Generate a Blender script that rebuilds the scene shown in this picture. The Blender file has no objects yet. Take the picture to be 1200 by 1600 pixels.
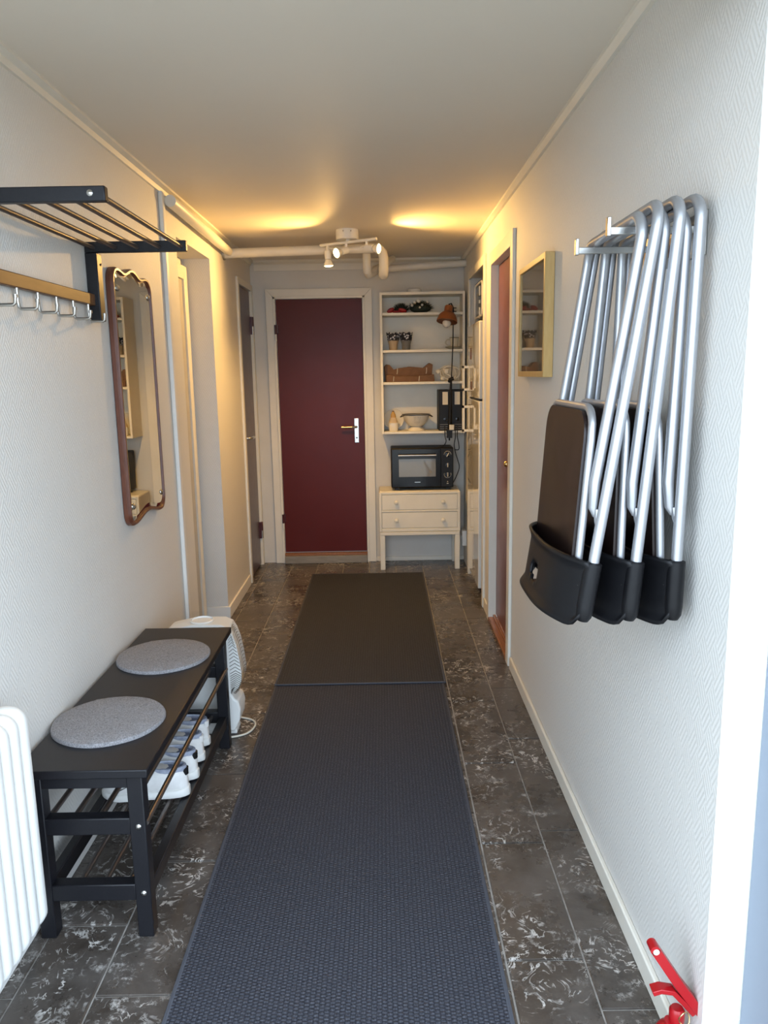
import bpy, bmesh, math, random
from mathutils import Vector, Matrix
random.seed(7)
S = bpy.context.scene
C = S.collection
PI = math.pi

# ------------------------------------------------------------------ camera, world, exposure
H = 1.5; F_PX = 1200.0
PITCH = math.radians(10.3); ROLL = math.radians(1.0)
fw = Vector((0, math.cos(PITCH), -math.sin(PITCH))); rt = Vector((1, 0, 0)); up = rt.cross(fw)
CR = math.cos(ROLL)*rt - math.sin(ROLL)*up
CU = math.sin(ROLL)*rt + math.cos(ROLL)*up
cd = bpy.data.cameras.new('camera'); cam = bpy.data.objects.new('camera', cd); C.objects.link(cam)
m = Matrix((CR, CU, -fw)).transposed().to_4x4(); m.translation = (0, 0, H); cam.matrix_world = m
cd.sensor_fit = 'VERTICAL'; cd.sensor_height = 32.0; cd.sensor_width = 24.0
cd.lens = 32.0*F_PX/1600.0; cd.clip_start = 0.02; cd.clip_end = 200
S.camera = cam
def ray(x, y): return ((x-600)/F_PX)*CR - ((y-800)/F_PX)*CU + fw
def atY(x, y, Y): d = ray(x, y); return Vector((0, 0, H)) + d*(Y/d.y)
def atX(x, y, X): d = ray(x, y); return Vector((0, 0, H)) + d*(X/d.x)

w = bpy.data.worlds.new('sky'); S.world = w; w.use_nodes = True
bg = w.node_tree.nodes['Background']; bg.inputs[0].default_value = (0.75, 0.90, 1.08, 1); bg.inputs[1].default_value = 3.45
S.view_settings.view_transform = 'Standard'; S.view_settings.look = 'None'
S.view_settings.exposure = 0.84; S.view_settings.gamma = 1.0; S.view_settings.use_curve_mapping = False

XL, XR, YB, ZC = -0.985, 0.638, 6.05, 2.345
YN = 1.37      # near corner of the right wall (entrance opening)
pl = bpy.data.lights.new('entrance_portal', 'AREA'); pl.shape = 'RECTANGLE'; pl.size = 1.70; pl.size_y = 2.2
pl.cycles.is_portal = True
po = bpy.data.objects.new('entrance_portal', pl); C.objects.link(po)
po.location = (-0.135, 1.16, 1.0); po.rotation_euler = (PI/2, 0, 0)

# ------------------------------------------------------------------ material helpers
def mat(name, col, rough=0.5, metal=0.0, coat=0.0, spec=0.5):
    m = bpy.data.materials.new(name); m.use_nodes = True
    b = m.node_tree.nodes['Principled BSDF']
    b.inputs['Base Color'].default_value = (*col, 1); b.inputs['Roughness'].default_value = rough
    b.inputs['Metallic'].default_value = metal; b.inputs['Coat Weight'].default_value = coat
    b.inputs['Specular IOR Level'].default_value = spec
    return m
class N:
    def __init__(s, m): s.m = m; s.t = m.node_tree; s.b = s.t.nodes['Principled BSDF']
    def new(s, typ, **kw):
        n = s.t.nodes.new(typ)
        for k, v in kw.items(): setattr(n, k, v)
        return n
    def put(s, sock, v):
        if hasattr(v, 'is_output'): s.t.links.new(v, sock)
        elif isinstance(v, (tuple, list)) and len(v) == 3 and sock.type == 'RGBA': sock.default_value = (*v, 1)
        else: sock.default_value = v
    def math(s, op, a, b=None, c=None, clamp=False):
        n = s.new('ShaderNodeMath', operation=op); n.use_clamp = clamp
        s.put(n.inputs[0], a)
        if b is not None: s.put(n.inputs[1], b)
        if c is not None: s.put(n.inputs[2], c)
        return n.outputs[0]
    def pos(s):
        return s.new('ShaderNodeNewGeometry').outputs['Position']
    def sep(s, v):
        n = s.new('ShaderNodeSeparateXYZ'); s.put(n.inputs[0], v); return n.outputs
    def comb(s, x, y, z):
        n = s.new('ShaderNodeCombineXYZ')
        for i, q in enumerate((x, y, z)): s.put(n.inputs[i], q)
        return n.outputs[0]
    def noise(s, vec, scale, detail=4, rough=0.5, dist=0.0):
        n = s.new('ShaderNodeTexNoise'); s.put(n.inputs['Vector'], vec)
        n.inputs['Scale'].default_value = scale; n.inputs['Detail'].default_value = detail
        n.inputs['Roughness'].default_value = rough; n.inputs['Distortion'].default_value = dist
        return n.outputs['Fac']
    def ramp(s, f, p0, p1, c0=(0, 0, 0), c1=(1, 1, 1)):
        n = s.new('ShaderNodeValToRGB'); s.put(n.inputs[0], f)
        e = n.color_ramp.elements; e[0].position = p0; e[1].position = p1
        e[0].color = (*c0, 1); e[1].color = (*c1, 1)
        return n.outputs[0]
    def mix(s, f, a, b):
        n = s.new('ShaderNodeMix', data_type='RGBA'); s.put(n.inputs[0], f)
        s.put(n.inputs[6], a); s.put(n.inputs[7], b); return n.outputs[2]
    def bump(s, h, strength=0.3, dist=0.002):
        n = s.new('ShaderNodeBump'); s.put(n.inputs['Height'], h)
        n.inputs['Strength'].default_value = strength; n.inputs['Distance'].default_value = dist
        s.t.links.new(n.outputs[0], s.b.inputs['Normal'])
    def color(s, c): s.put(s.b.inputs['Base Color'], c)
    def rough(s, r): s.put(s.b.inputs['Roughness'], r)

def noisy(name, c0, c1, scale, rough=0.5, bump=0.0, bdist=0.001, stretch=(1, 1, 1), metal=0.0, coat=0.0):
    m = mat(name, c0, rough, metal, coat); n = N(m)
    p = n.sep(n.pos()); v = n.comb(*[n.math('MULTIPLY', p[i], stretch[i]) for i in range(3)])
    f = n.noise(v, scale, 6, 0.6); n.color(n.mix(n.ramp(f, 0.3, 0.7), c0, c1))
    if bump: n.bump(f, bump, bdist)
    return m

def wallpaper():
    m = mat('embossed_wallpaper', (0.70, 0.69, 0.655), 0.55); n = N(m)
    p = n.sep(n.pos()); u = n.math('DIVIDE', n.math('ADD', p[0], p[1]), 0.052); v = n.math('DIVIDE', p[2], 0.085)
    a = n.math('ADD', u, v); b = n.math('SUBTRACT', u, v)
    ck = n.math('MODULO', n.math('ADD', n.math('ADD', n.math('FLOOR', a), n.math('FLOOR', b)), 400.0), 2.0)
    def hatch(q): return n.math('MULTIPLY_ADD', n.math('SINE', n.math('MULTIPLY', q, 2*PI*4)), 0.5, 0.5)
    h = n.math('ADD', n.math('MULTIPLY', hatch(a), ck), n.math('MULTIPLY', hatch(b), n.math('SUBTRACT', 1.0, ck)))
    g = n.noise(n.pos(), 350, 3, 0.6)
    h2 = n.math('MULTIPLY_ADD', g, 0.8, h)
    n.bump(h2, 0.42, 0.0011)
    f = n.noise(n.pos(), 1.6, 4, 0.6)
    base = n.mix(f, (0.69, 0.675, 0.635), (0.735, 0.72, 0.68))
    n.color(n.mix(n.math('MULTIPLY', n.math('SUBTRACT', 1.0, h), 0.12), base, (0.45, 0.44, 0.41)))
    return m

def tile_mat():
    m = mat('worn_dark_tile', (0.05, 0.04, 0.033), 0.35); n = N(m)
    P = n.pos()
    f = n.noise(P, 6, 8, 0.65, 0.6)
    base = n.mix(n.ramp(f, 0.35, 0.7), (0.036, 0.028, 0.022), (0.10, 0.083, 0.070))
    info = n.new('ShaderNodeObjectInfo').outputs['Random']
    base = n.mix(n.math('MULTIPLY', info, 0.3), base, (0.085, 0.07, 0.06))
    # thin curly scratches where the floor paint has worn through
    v = n.noise(P, 12, 3, 0.6, 2.0)
    line = n.ramp(n.math('ABSOLUTE', n.math('SUBTRACT', v, 0.5)), 0.010, 0.032, (1, 1, 1), (0, 0, 0))
    patch = n.ramp(n.noise(P, 3.1, 4, 0.7), 0.44, 0.58)
    brk = n.ramp(n.noise(P, 34, 2, 0.5), 0.45, 0.56)
    scr = n.math('MULTIPLY', n.math('MULTIPLY', line, patch), brk)
    blot = n.ramp(n.noise(P, 13, 10, 0.80), 0.55, 0.66)
    blot = n.math('MULTIPLY', blot, n.ramp(n.noise(P, 2.3, 3, 0.6), 0.45, 0.60))
    dust = n.math('MULTIPLY', n.ramp(n.noise(P, 4.2, 6, 0.7), 0.40, 0.75), 0.45)
    w = n.math('MAXIMUM', n.math('MULTIPLY', scr, 0.9), n.math('MULTIPLY', blot, 0.8))
    c = n.mix(dust, base, (0.17, 0.155, 0.145)); c = n.mix(w, c, (0.66, 0.63, 0.59)); n.color(c)
    n.rough(n.math('MULTIPLY_ADD', n.math('MAXIMUM', w, dust), 0.35, 0.24))
    n.bump(n.math('ADD', n.math('MULTIPLY', f, 0.5), w), 0.15, 0.001)
    return m

def rug_mat(name, dark, light):
    m = mat(name, dark, 0.75, spec=0.35); n = N(m)
    p = n.sep(n.pos()); A, B = 0.0125, 0.0105
    u = n.math('DIVIDE', p[0], A); v = n.math('DIVIDE', p[1], B)
    col_i = n.math('FLOOR', u)
    v2 = n.math('ADD', v, n.math('MULTIPLY', n.math('MODULO', n.math('ADD', col_i, 1000.0), 2.0), 0.5))
    fu = n.math('FRACT', u); fv = n.math('FRACT', v2)
    def hump(q): return n.math('SINE', n.math('MULTIPLY', q, PI))
    h = n.math('MULTIPLY', n.math('POWER', hump(fu), 0.5), n.math('POWER', hump(fv), 0.6))
    thread = n.math('MULTIPLY_ADD', n.math('SINE', n.math('MULTIPLY', v2, 2*PI*3)), 0.5, 0.5)
    g = n.noise(n.comb(n.math('MULTIPLY', p[0], 1.0), n.math('MULTIPLY', p[1], 0.6), 0.0), 260, 2, 0.6)
    f = n.math('MULTIPLY', n.math('MULTIPLY', h, n.math('MULTIPLY_ADD', thread, 0.5, 0.5)), n.ramp(g, 0.35, 0.75))
    n.color(n.mix(f, dark, light))
    n.bump(n.math('MULTIPLY_ADD', thread, 0.25, h), 0.9, 0.003)
    return m

M = {}
M['paper'] = wallpaper()
M['paint'] = noisy('wall_paint', (0.60, 0.585, 0.545), (0.66, 0.645, 0.60), 3, 0.5)
M['ceil'] = noisy('ceiling_paint', (0.77, 0.71, 0.61), (0.80, 0.74, 0.64), 1.2, 0.6)
M['trim'] = noisy('cream_trim_paint', (0.72, 0.69, 0.60), (0.77, 0.74, 0.66), 6, 0.4)
M['white'] = mat('white_gloss_paint', (0.78, 0.77, 0.73), 0.35)
M['pipe'] = noisy('painted_pipe', (0.70, 0.68, 0.62), (0.75, 0.73, 0.67), 8, 0.4, 0.1)
M['tile'] = tile_mat()
M['grout'] = noisy('grout', (0.24, 0.22, 0.195), (0.48, 0.455, 0.42), 25, 0.9)
M['rug1'] = rug_mat('navy_flatweave', (0.018, 0.020, 0.030), (0.15, 0.16, 0.19))
M['rug2'] = rug_mat('charcoal_flatweave', (0.018, 0.018, 0.022), (0.12, 0.12, 0.13))
M['rugedge'] = mat('rug_binding', (0.055, 0.06, 0.075), 0.8)
def red_door(name, c0, c1, rough):
    m = noisy(name, c0, c1, 2.0, rough); n = N(m)
    f = n.noise(n.pos(), 14, 6, 0.6); n.rough(n.math('MULTIPLY_ADD', f, 0.10, rough-0.05)); return m
M['red'] = red_door('oxblood_gloss_paint', (0.082, 0.007, 0.005), (0.098, 0.010, 0.007), 0.36)
M['red'].node_tree.nodes['Principled BSDF'].inputs['Specular IOR Level'].default_value = 0.22
M['brownred'] = red_door('red_brown_gloss_paint', (0.15, 0.045, 0.030), (0.16, 0.048, 0.033), 0.30)
M['plum'] = red_door('plum_brown_gloss_paint', (0.065, 0.028, 0.022), (0.08, 0.035, 0.028), 0.30)
M['darkred'] = mat('dark_red_metal', (0.06, 0.008, 0.009), 0.35)
M['doorgrey'] = mat('pale_grey_paint', (0.42, 0.40, 0.36), 0.45)
M['black'] = noisy('black_stained_wood', (0.006, 0.006, 0.008), (0.010, 0.010, 0.013), 20, 0.40, stretch=(8, 1, 8))
M['black'].node_tree.nodes['Principled BSDF'].inputs['Specular IOR Level'].default_value = 0.35
M['rod'] = mat('brown_grey_metal_tube', (0.15, 0.13, 0.12), 0.34, 0.8)
M['silver'] = mat('silver_lacquered_steel', (0.42, 0.43, 0.45), 0.36, 0.7)
M['steel'] = mat('bright_steel', (0.52, 0.51, 0.48), 0.28, 1.0)
M['gray_steel'] = mat('zinc_steel', (0.42, 0.40, 0.36), 0.35, 0.9)
M['brass'] = mat('brass', (0.65, 0.45, 0.20), 0.25, 1.0)
M['plastic'] = noisy('black_moulded_plastic', (0.004, 0.004, 0.005), (0.006, 0.006, 0.007), 60, 0.40, 0.1)
M['plastic'].node_tree.nodes['Principled BSDF'].inputs['Specular IOR Level'].default_value = 0.24
M['seat'] = mat('dark_brown_laminate', (0.013, 0.007, 0.006), 0.30, spec=0.35)
M['railwood'] = noisy('brown_rail_wood', (0.115, 0.052, 0.020), (0.155, 0.072, 0.030), 10, 0.45, stretch=(6, 1, 6))
M['mirrorwood'] = noisy('reddish_mirror_wood', (0.10, 0.030, 0.016), (0.15, 0.050, 0.025), 12, 0.3, stretch=(4, 4, 1))
M['mirror'] = mat('mirror_glass', (0.80, 0.80, 0.74), 0.015, 1.0)
M['paleoak'] = noisy('pale_oak', (0.54, 0.345, 0.12), (0.62, 0.42, 0.165), 12, 0.4, stretch=(6, 6, 1))
M['threshold'] = noisy('varnished_threshold', (0.23, 0.09, 0.035), (0.30, 0.125, 0.05), 12, 0.25, stretch=(6, 1, 6))
M['greywood'] = noisy('weathered_wood', (0.20, 0.18, 0.15), (0.28, 0.255, 0.215), 12, 0.6, stretch=(1, 6, 6))
M['fridge'] = mat('glossy_white_enamel', (0.74, 0.72, 0.66), 0.06, coat=0.6)
M['cream'] = noisy('cream_furniture_paint', (0.70, 0.665, 0.56), (0.75, 0.715, 0.61), 7, 0.4)
M['blackgloss'] = mat('black_gloss', (0.004, 0.004, 0.005), 0.10, spec=0.3)
M['blackmat'] = mat('black_matt', (0.006, 0.006, 0.007), 0.5, spec=0.3)
M['ovenglass'] = mat('oven_window_glass', (0.16, 0.155, 0.135), 0.05, coat=0.6)
M['felt'] = noisy('grey_felt', (0.13, 0.125, 0.13), (0.36, 0.35, 0.36), 260, 0.95, 0.5, 0.002)
M['rad'] = mat('white_radiator_enamel', (0.80, 0.80, 0.77), 0.35)
M['appl'] = mat('white_plastic', (0.74, 0.74, 0.71), 0.38)
M['red_ext'] = mat('signal_red_lacquer', (0.33, 0.006, 0.010), 0.28, spec=0.4)
M['terra'] = mat('terracotta_lacquer', (0.30, 0.095, 0.028), 0.4)
M['bulbglass'] = mat('frosted_bulb', (0.75, 0.72, 0.66), 0.15)
M['paperbag'] = noisy('brown_kraft_card', (0.13, 0.062, 0.027), (0.18, 0.09, 0.042), 30, 0.7)
M['cord'] = mat('black_cord', (0.01, 0.01, 0.01), 0.5)
M['cordw'] = mat('white_cord', (0.66, 0.63, 0.54), 0.5)
M['label'] = mat('label_paper', (0.66, 0.62, 0.52), 0.7)
M['needle'] = noisy('dark_fir', (0.012, 0.02, 0.012), (0.03, 0.035, 0.02), 80, 0.8)
M['ribbon'] = mat('red_ribbon', (0.26, 0.008, 0.012), 0.5)
M['ornament'] = mat('silver_white_ornament', (0.7, 0.68, 0.62), 0.3)
M['enamel'] = mat('cream_enamel', (0.72, 0.68, 0.58), 0.2)
M['enamel_dark'] = mat('dark_enamel_rim', (0.05, 0.045, 0.04), 0.3)
M['china'] = mat('cream_china', (0.62, 0.57, 0.44), 0.25)
M['chinatrim'] = mat('olive_china_rim', (0.20, 0.16, 0.08), 0.3)
M['potcream'] = mat('peach_pot', (0.50, 0.38, 0.24), 0.5)
M['potgrey'] = mat('grey_ribbed_pot', (0.17, 0.165, 0.15), 0.4)
M['yellow'] = mat('ochre_cap', (0.42, 0.24, 0.05), 0.4)
M['shoew'] = noisy('white_leather', (0.68, 0.67, 0.65), (0.76, 0.75, 0.73), 40, 0.45)
M['soles'] = mat('off_white_rubber', (0.70, 0.70, 0.67), 0.5)
M['mesh'] = noisy('silver_blue_lining', (0.22, 0.25, 0.33), (0.42, 0.45, 0.54), 45, 0.35)
M['insole'] = mat('blue_grey_insole', (0.15, 0.18, 0.27), 0.5)
M['concrete'] = noisy('outdoor_paving', (0.34, 0.315, 0.27), (0.41, 0.38, 0.33), 3, 0.8)
M['frameblue'] = mat('blue_grey_door_frame', (0.24, 0.285, 0.35), 0.45)
M['patt'] = mat('patterned_serviette', (0.02, 0.02, 0.03), 0.6)
def patt():
    n = N(M['patt']); v = n.new('ShaderNodeTexVoronoi'); v.inputs['Scale'].default_value = 55
    n.put(v.inputs['Vector'], n.pos()); n.color(n.ramp(v.outputs['Distance'], 0.30, 0.42, (0.62, 0.62, 0.66), (0.012, 0.012, 0.02)))
patt()
def emis(name, col, st):
    m = mat(name, (0.9, 0.85, 0.7), 0.3); b = m.node_tree.nodes['Principled BSDF']
    b.inputs['Emission Color'].default_value = (*col, 1); b.inputs['Emission Strength'].default_value = st; return m
M['glow'] = emis('lit_bulb_face', (1.0, 0.72, 0.30), 9.0)
M['picture'] = noisy('dim_landscape_print', (0.10, 0.085, 0.06), (0.22, 0.19, 0.14), 7, 0.9)
gm = mat('picture_glass', (1, 1, 1), 0.02); gm.node_tree.nodes['Principled BSDF'].inputs['Transmission Weight'].default_value = 1.0
gm.node_tree.nodes['Principled BSDF'].inputs['IOR'].default_value = 1.5; M['glass'] = gm

# ------------------------------------------------------------------ mesh helpers
class MB:
    def __init__(s): s.v = []; s.f = []
    def add(s, vs, fs):
        o = len(s.v); s.v += [Vector(p) for p in vs]; s.f += [tuple(i+o for i in f) for f in fs]; return s
    def box(s, x0, x1, y0, y1, z0, z1):
        return s.add([(x, y, z) for x in (x0, x1) for y in (y0, y1) for z in (z0, z1)],
                     [(0, 1, 3, 2), (4, 6, 7, 5), (0, 4, 5, 1), (2, 3, 7, 6), (0, 2, 6, 4), (1, 5, 7, 3)])
    def tube(s, pts, r, n=10, caps=True, flat=None):
        pts = [Vector(p) for p in pts]; k = len(pts); rr = r if isinstance(r, (list, tuple)) else [r]*k
        t0 = (pts[1]-pts[0]).normalized(); a = Vector((0, 0, 1)) if abs(t0.z) < 0.9 else Vector((1, 0, 0))
        nv = (a - t0*a.dot(t0)).normalized(); vs = []; prev = t0
        for i, p in enumerate(pts):
            t = (pts[min(i+1, k-1)]-pts[max(i-1, 0)]).normalized()
            q = prev.rotation_difference(t); nv = q @ nv; nv = (nv - t*nv.dot(t)).normalized(); b = t.cross(nv); prev = t
            for j in range(n):
                an = 2*PI*j/n; vs.append(p + (nv*math.cos(an)+b*math.sin(an))*rr[i])
        fs = [(i*n+j, i*n+(j+1) % n, (i+1)*n+(j+1) % n, (i+1)*n+j) for i in range(k-1) for j in range(n)]
        if caps: fs += [tuple(range(n-1, -1, -1)), tuple(range((k-1)*n, k*n))]
        return s.add(vs, fs)
    def cyl(s, p0, p1, r, n=16, r1=None): return s.tube([p0, p1], [r, r if r1 is None else r1], n)
    def lathe(s, prof, c=(0, 0, 0), n=24, mtx=None):
        c = Vector(c); vs = []; k = len(prof)
        for (r, z) in prof:
            for j in range(n):
                an = 2*PI*j/n; p = Vector((r*math.cos(an), r*math.sin(an), z))
                if mtx is not None: p = mtx @ p
                vs.append(p+c)
        fs = [(i*n+j, i*n+(j+1) % n, (i+1)*n+(j+1) % n, (i+1)*n+j) for i in range(k-1) for j in range(n)]
        if prof[0][0] > 1e-6: fs.append(tuple(range(n-1, -1, -1)))
        if prof[-1][0] > 1e-6: fs.append(tuple(range((k-1)*n, k*n)))
        return s.add(vs, fs)
    def prism(s, poly, axis, a, b):
        # poly in the two remaining axes (in xyz order), extruded along axis from a to b
        def mk(p, t): q = list(p); q.insert(axis, t); return q
        n = len(poly)
        s.add([mk(p, a) for p in poly]+[mk(p, b) for p in poly],
              [tuple(range(n)), tuple(range(2*n-1, n-1, -1))]+[(i, i+n, (i+1) % n+n, (i+1) % n) for i in range(n)]); return s
    def ball(s, c, r, n=12, sc=(1, 1, 1)):
        prof = [(max(r*math.sin(PI*i/(n//2+2)), 1e-7), -r*math.cos(PI*i/(n//2+2))) for i in range(n//2+3)]
        return s.lathe(prof, c, n, Matrix.Diagonal(sc))
    def build(s, name, m, parent=None, bevel=0.0, local=False, smooth=True, solid=0.0):
        me = bpy.data.meshes.new(name); o = bpy.data.objects.new(name, me); C.objects.link(o)
        if local: org = Vector((0, 0, 0))
        elif parent is not None: org = ORG.get(parent.name, Vector((0, 0, 0)))
        else:
            lo = [min(v[i] for v in s.v) for i in range(3)]; hi = [max(v[i] for v in s.v) for i in range(3)]
            org = Vector(((lo[0]+hi[0])/2, (lo[1]+hi[1])/2, lo[2])); o.location = org
        me.from_pydata([tuple(v-org) for v in s.v], [], s.f)
        bm = bmesh.new(); bm.from_mesh(me); bmesh.ops.remove_doubles(bm, verts=bm.verts, dist=1e-6)
        bmesh.ops.recalc_face_normals(bm, faces=bm.faces); bm.to_mesh(me); bm.free()
        me.materials.append(M[m] if isinstance(m, str) else m)
        if smooth: me.shade_smooth(); me.set_sharp_from_angle(angle=math.radians(38))
        if parent is not None: o.parent = parent
        if solid: q = o.modifiers.new('thickness', 'SOLIDIFY'); q.thickness = solid; q.offset = 0
        if bevel:
            q = o.modifiers.new('bevel', 'BEVEL'); q.width = bevel; q.segments = 2; q.limit_method = 'ANGLE'
        ORG[o.name] = org
        return o
ORG = {}
def tag(o, label, cat, group=None):
    o['label'] = label; o['category'] = cat
    if group: o['group'] = group
    return o
def struct(o): o['kind'] = 'structure'; return o
def empty(name, loc, label=None, cat=None, group=None):
    o = bpy.data.objects.new(name, None); C.objects.link(o); o.location = loc; o.empty_display_size = 0.05
    ORG[o.name] = Vector(loc)
    if label: tag(o, label, cat, group)
    return o
def lab(o, t): o['label'] = t; return o
def box(name, m, parent, *a, bevel=0.0): return MB().box(*a).build(name, m, parent, bevel)
def arc(c, r, a0, a1, n=8):
    return [(c[0]+r*math.cos(a0+(a1-a0)*i/n), c[1]+r*math.sin(a0+(a1-a0)*i/n)) for i in range(n+1)]
def bez(p0, p1, p2, p3, n=14):
    p0, p1, p2, p3 = map(Vector, (p0, p1, p2, p3)); out = []
    for i in range(n+1):
        t = i/n; out.append(p0*(1-t)**3+p1*3*t*(1-t)**2+p2*3*t*t*(1-t)+p3*t**3)
    return out
def spline(pts, n=8):
    pts = [Vector(p) for p in pts]; q = [pts[0]*2-pts[1]]+pts+[pts[-1]*2-pts[-2]]; out = []
    for i in range(1, len(q)-2):
        for k in range(n):
            t = k/n; a, b, c, d = q[i-1:i+3]
            out.append(0.5*((2*b)+(c-a)*t+(2*a-5*b+4*c-d)*t*t+(3*b-a-3*c+d)*t**3))
    out.append(pts[-1]); return out

# ------------------------------------------------------------------ the setting
T = 0.20
D3 = (3.80, 4.50, 2.10)      # right door opening  y0 y1 top
NI = (4.80, 5.60, 2.14)      # fridge niche
RC = (3.90, 4.635, 2.164)    # recess in left wall
D2 = (5.47, 6.00, 2.13)      # narrow left door
YE = 1.20                    # outer face of the entrance wall
wr = MB()
for a in ((YN, D3[0], 0, ZC), (D3[0], D3[1], D3[2], ZC), (D3[1], NI[0], 0, ZC), (NI[0], NI[1], NI[2], ZC), (NI[1], YB+T, 0, ZC)):
    wr.box(XR, XR+0.16, *a)
struct(wr.build('wall_right', 'paper', smooth=False))
wl = MB()
for a in ((YE-0.6, RC[0], 0, ZC), (RC[0], RC[1], RC[2], ZC), (RC[1], D2[0], 0, ZC), (D2[0], D2[1], D2[2], ZC), (D2[1], YB+T, 0, ZC)):
    wl.box(XL-0.16, XL, *a)
wl.box(XL-0.36, XL-0.16, YE-0.6, YB+T, 0, ZC)
struct(wl.build('wall_left', 'paper', smooth=False))
struct(MB().box(XL-T, XR+T, YB, YB+T, 0, ZC).build('wall_back', 'paint', smooth=False))
struct(MB().box(XR+0.77, XR+0.90, D3[1], YB+T, 0, ZC).box(XR+0.16, XR+0.77, D3[1]+0.1, NI[0]-0.02, 0, ZC).box(XR+0.16, XR+0.77, NI[1]+0.02, NI[1]+0.2, 0, ZC)
       .box(XR+0.16, XR+0.77, NI[0]-0.02, NI[1]+0.02, NI[2], ZC).build('wall_niche', 'paint', smooth=False))
struct(MB().box(XL-0.36, XR+0.9, YE-0.4, YB+T, ZC, ZC+0.15).build('ceiling', 'ceil', smooth=False))
struct(MB().box(XL, 0.715, YE, YN, 2.13, ZC).box(0.815, 2.6, YE, YN, -0.1, 3.2).box(-2.6, XL-0.36, YE-0.6, YE-0.4, -0.1, 3.2)
       .box(0.715, 0.815, YE, YN, 2.2, ZC).build('wall_front', 'paint', smooth=False))
struct(MB().box(0.715, 0.815, YE-0.03, YN, 0, 2.2).build('trim_5', 'frameblue', bevel=0.004))
ground = MB().box(-9, 9, -14, 0.9, -0.16, -0.06).build('ground', 'concrete', smooth=False); struct(ground)  # unseen paving, added and toned to bounce daylight onto the ceiling
struct(MB().box(-1.9, 2.0, 0.35, YE-0.02, 2.42, 2.52).build('added_sky_blocker', 'paint', smooth=False))  # unseen slab, added to keep high sky off the bright wall end
struct(MB().box(XL-0.36, 0.9, 0.9, YE+0.1, -0.16, -0.02).build('floor_step', 'concrete', smooth=False))

# floor: grout bed with single tiles
fl = struct(MB().box(XL-0.36, XR+0.9, YE-0.1, YB+T, -0.12, -0.0045).build('floor', 'grout', smooth=False))
def tile_mesh(wd, ln):
    b = MB(); e = 0.0025; t = 0.0
    b.add([(x*wd/2, y*ln/2, -0.01) for x, y in ((-1, -1), (1, -1), (1, 1), (-1, 1))]+[(x*wd/2, y*ln/2, -e*0.6) for x, y in ((-1, -1), (1, -1), (1, 1), (-1, 1))] +
          [(x*(wd/2-e), y*(ln/2-e), t) for x, y in ((-1, -1), (1, -1), (1, 1), (-1, 1))],
          [(8, 9, 10, 11), (0, 3, 2, 1)]+[(i, (i+1) % 4, (i+1) % 4+4, i+4) for i in range(4)]+[(i+4, (i+1) % 4+4, (i+1) % 4+8, i+8) for i in range(4)])
    me = bpy.data.meshes.new('floor_tile'); me.from_pydata([tuple(v) for v in b.v], [], b.f); me.materials.append(M['tile']); return me
tcache = {}
def add_tile(x0, x1, y0, y1):
    wd, ln = x1-x0-0.0055, y1-y0-0.0055
    key = (round(wd, 3), round(ln, 3))
    if key not in tcache: tcache[key] = tile_mesh(*key)
    o = bpy.data.objects.new('tile', tcache[key]); C.objects.link(o); o.parent = fl
    o.location = Vector(((x0+x1)/2, (y0+y1)/2, random.uniform(-0.0006, 0.0006)))-ORG['floor']
cols = [XL-0.155, -0.935, -0.735, -0.53, -0.325, -0.12, 0.085, 0.295, 0.497, XR+0.16]
offs = {6: None, 7: [1.744-0.53, 1.744, 2.245, 2.76, 3.332], 8: [1.10, 1.585, 2.31, 2.958, 3.475]}
for i in range(len(cols)-1):
    ys = list(offs[i]) if offs.get(i) else [YE-0.1+(0.27 if i % 2 else 0.02)]
    if ys[0] > YE-0.1: ys.insert(0, YE-0.1)
    while ys[-1] < YB+0.02: ys.append(ys[-1]+0.53)
    ys[-1] = YB+0.02
    if ys[-1]-ys[-2] < 0.1: ys.pop(-2)
    for a, b in zip(ys, ys[1:]):
        if b-a > 0.03: add_tile(cols[i], cols[i+1], a, b)

# baseboards and cornices
struct(MB().box(XR-0.014, XR, YN, 3.715, 0, 0.062).build('baseboard_right', 'trim', bevel=0.004))
struct(MB().box(XR-0.012, XR, D3[1]+0.075, NI[0]-0.06, 0, 0.07).build('baseboard_right_far', 'trim', bevel=0.004))
struct(MB().box(XL, XL+0.014, YE-0.3, RC[0], 0, 0.075).build('baseboard_left', 'white', bevel=0.004))
struct(MB().box(XL, XL+0.013, RC[1], D2[0]-0.07, 0, 0.075).box(XL-0.158, XL+0.013, RC[1]-0.013, RC[1]+0.001, 0, 0.075).build('baseboard_left_far', 'white', bevel=0.003))
struct(MB().box(-0.07, XR, YB-0.012, YB, 0, 0.035).build('baseboard_back', 'trim', bevel=0.003))
def cornice(name, prof, axis, a, b, m='trim'): return struct(MB().prism(prof, axis, a, b).build(name, m))
cornice('trim_1', [(XR, ZC), (XR, ZC-0.026), (XR-0.012, ZC-0.026), (XR-0.026, ZC-0.012), (XR-0.026, ZC)], 1, YN, YB)
cornice('trim_2', [(XL, ZC), (XL, ZC-0.034), (XL+0.010, ZC-0.034), (XL+0.014, ZC-0.016), (XL+0.034, ZC-0.010), (XL+0.034, ZC)], 1, YE, YB)
cornice('trim_3', [(YB, ZC), (YB, ZC-0.075), (YB-0.012, ZC-0.075), (YB-0.016, ZC-0.03), (YB-0.035, ZC-0.015), (YB-0.035, ZC)], 0, XL+0.034, XR-0.026)

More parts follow.
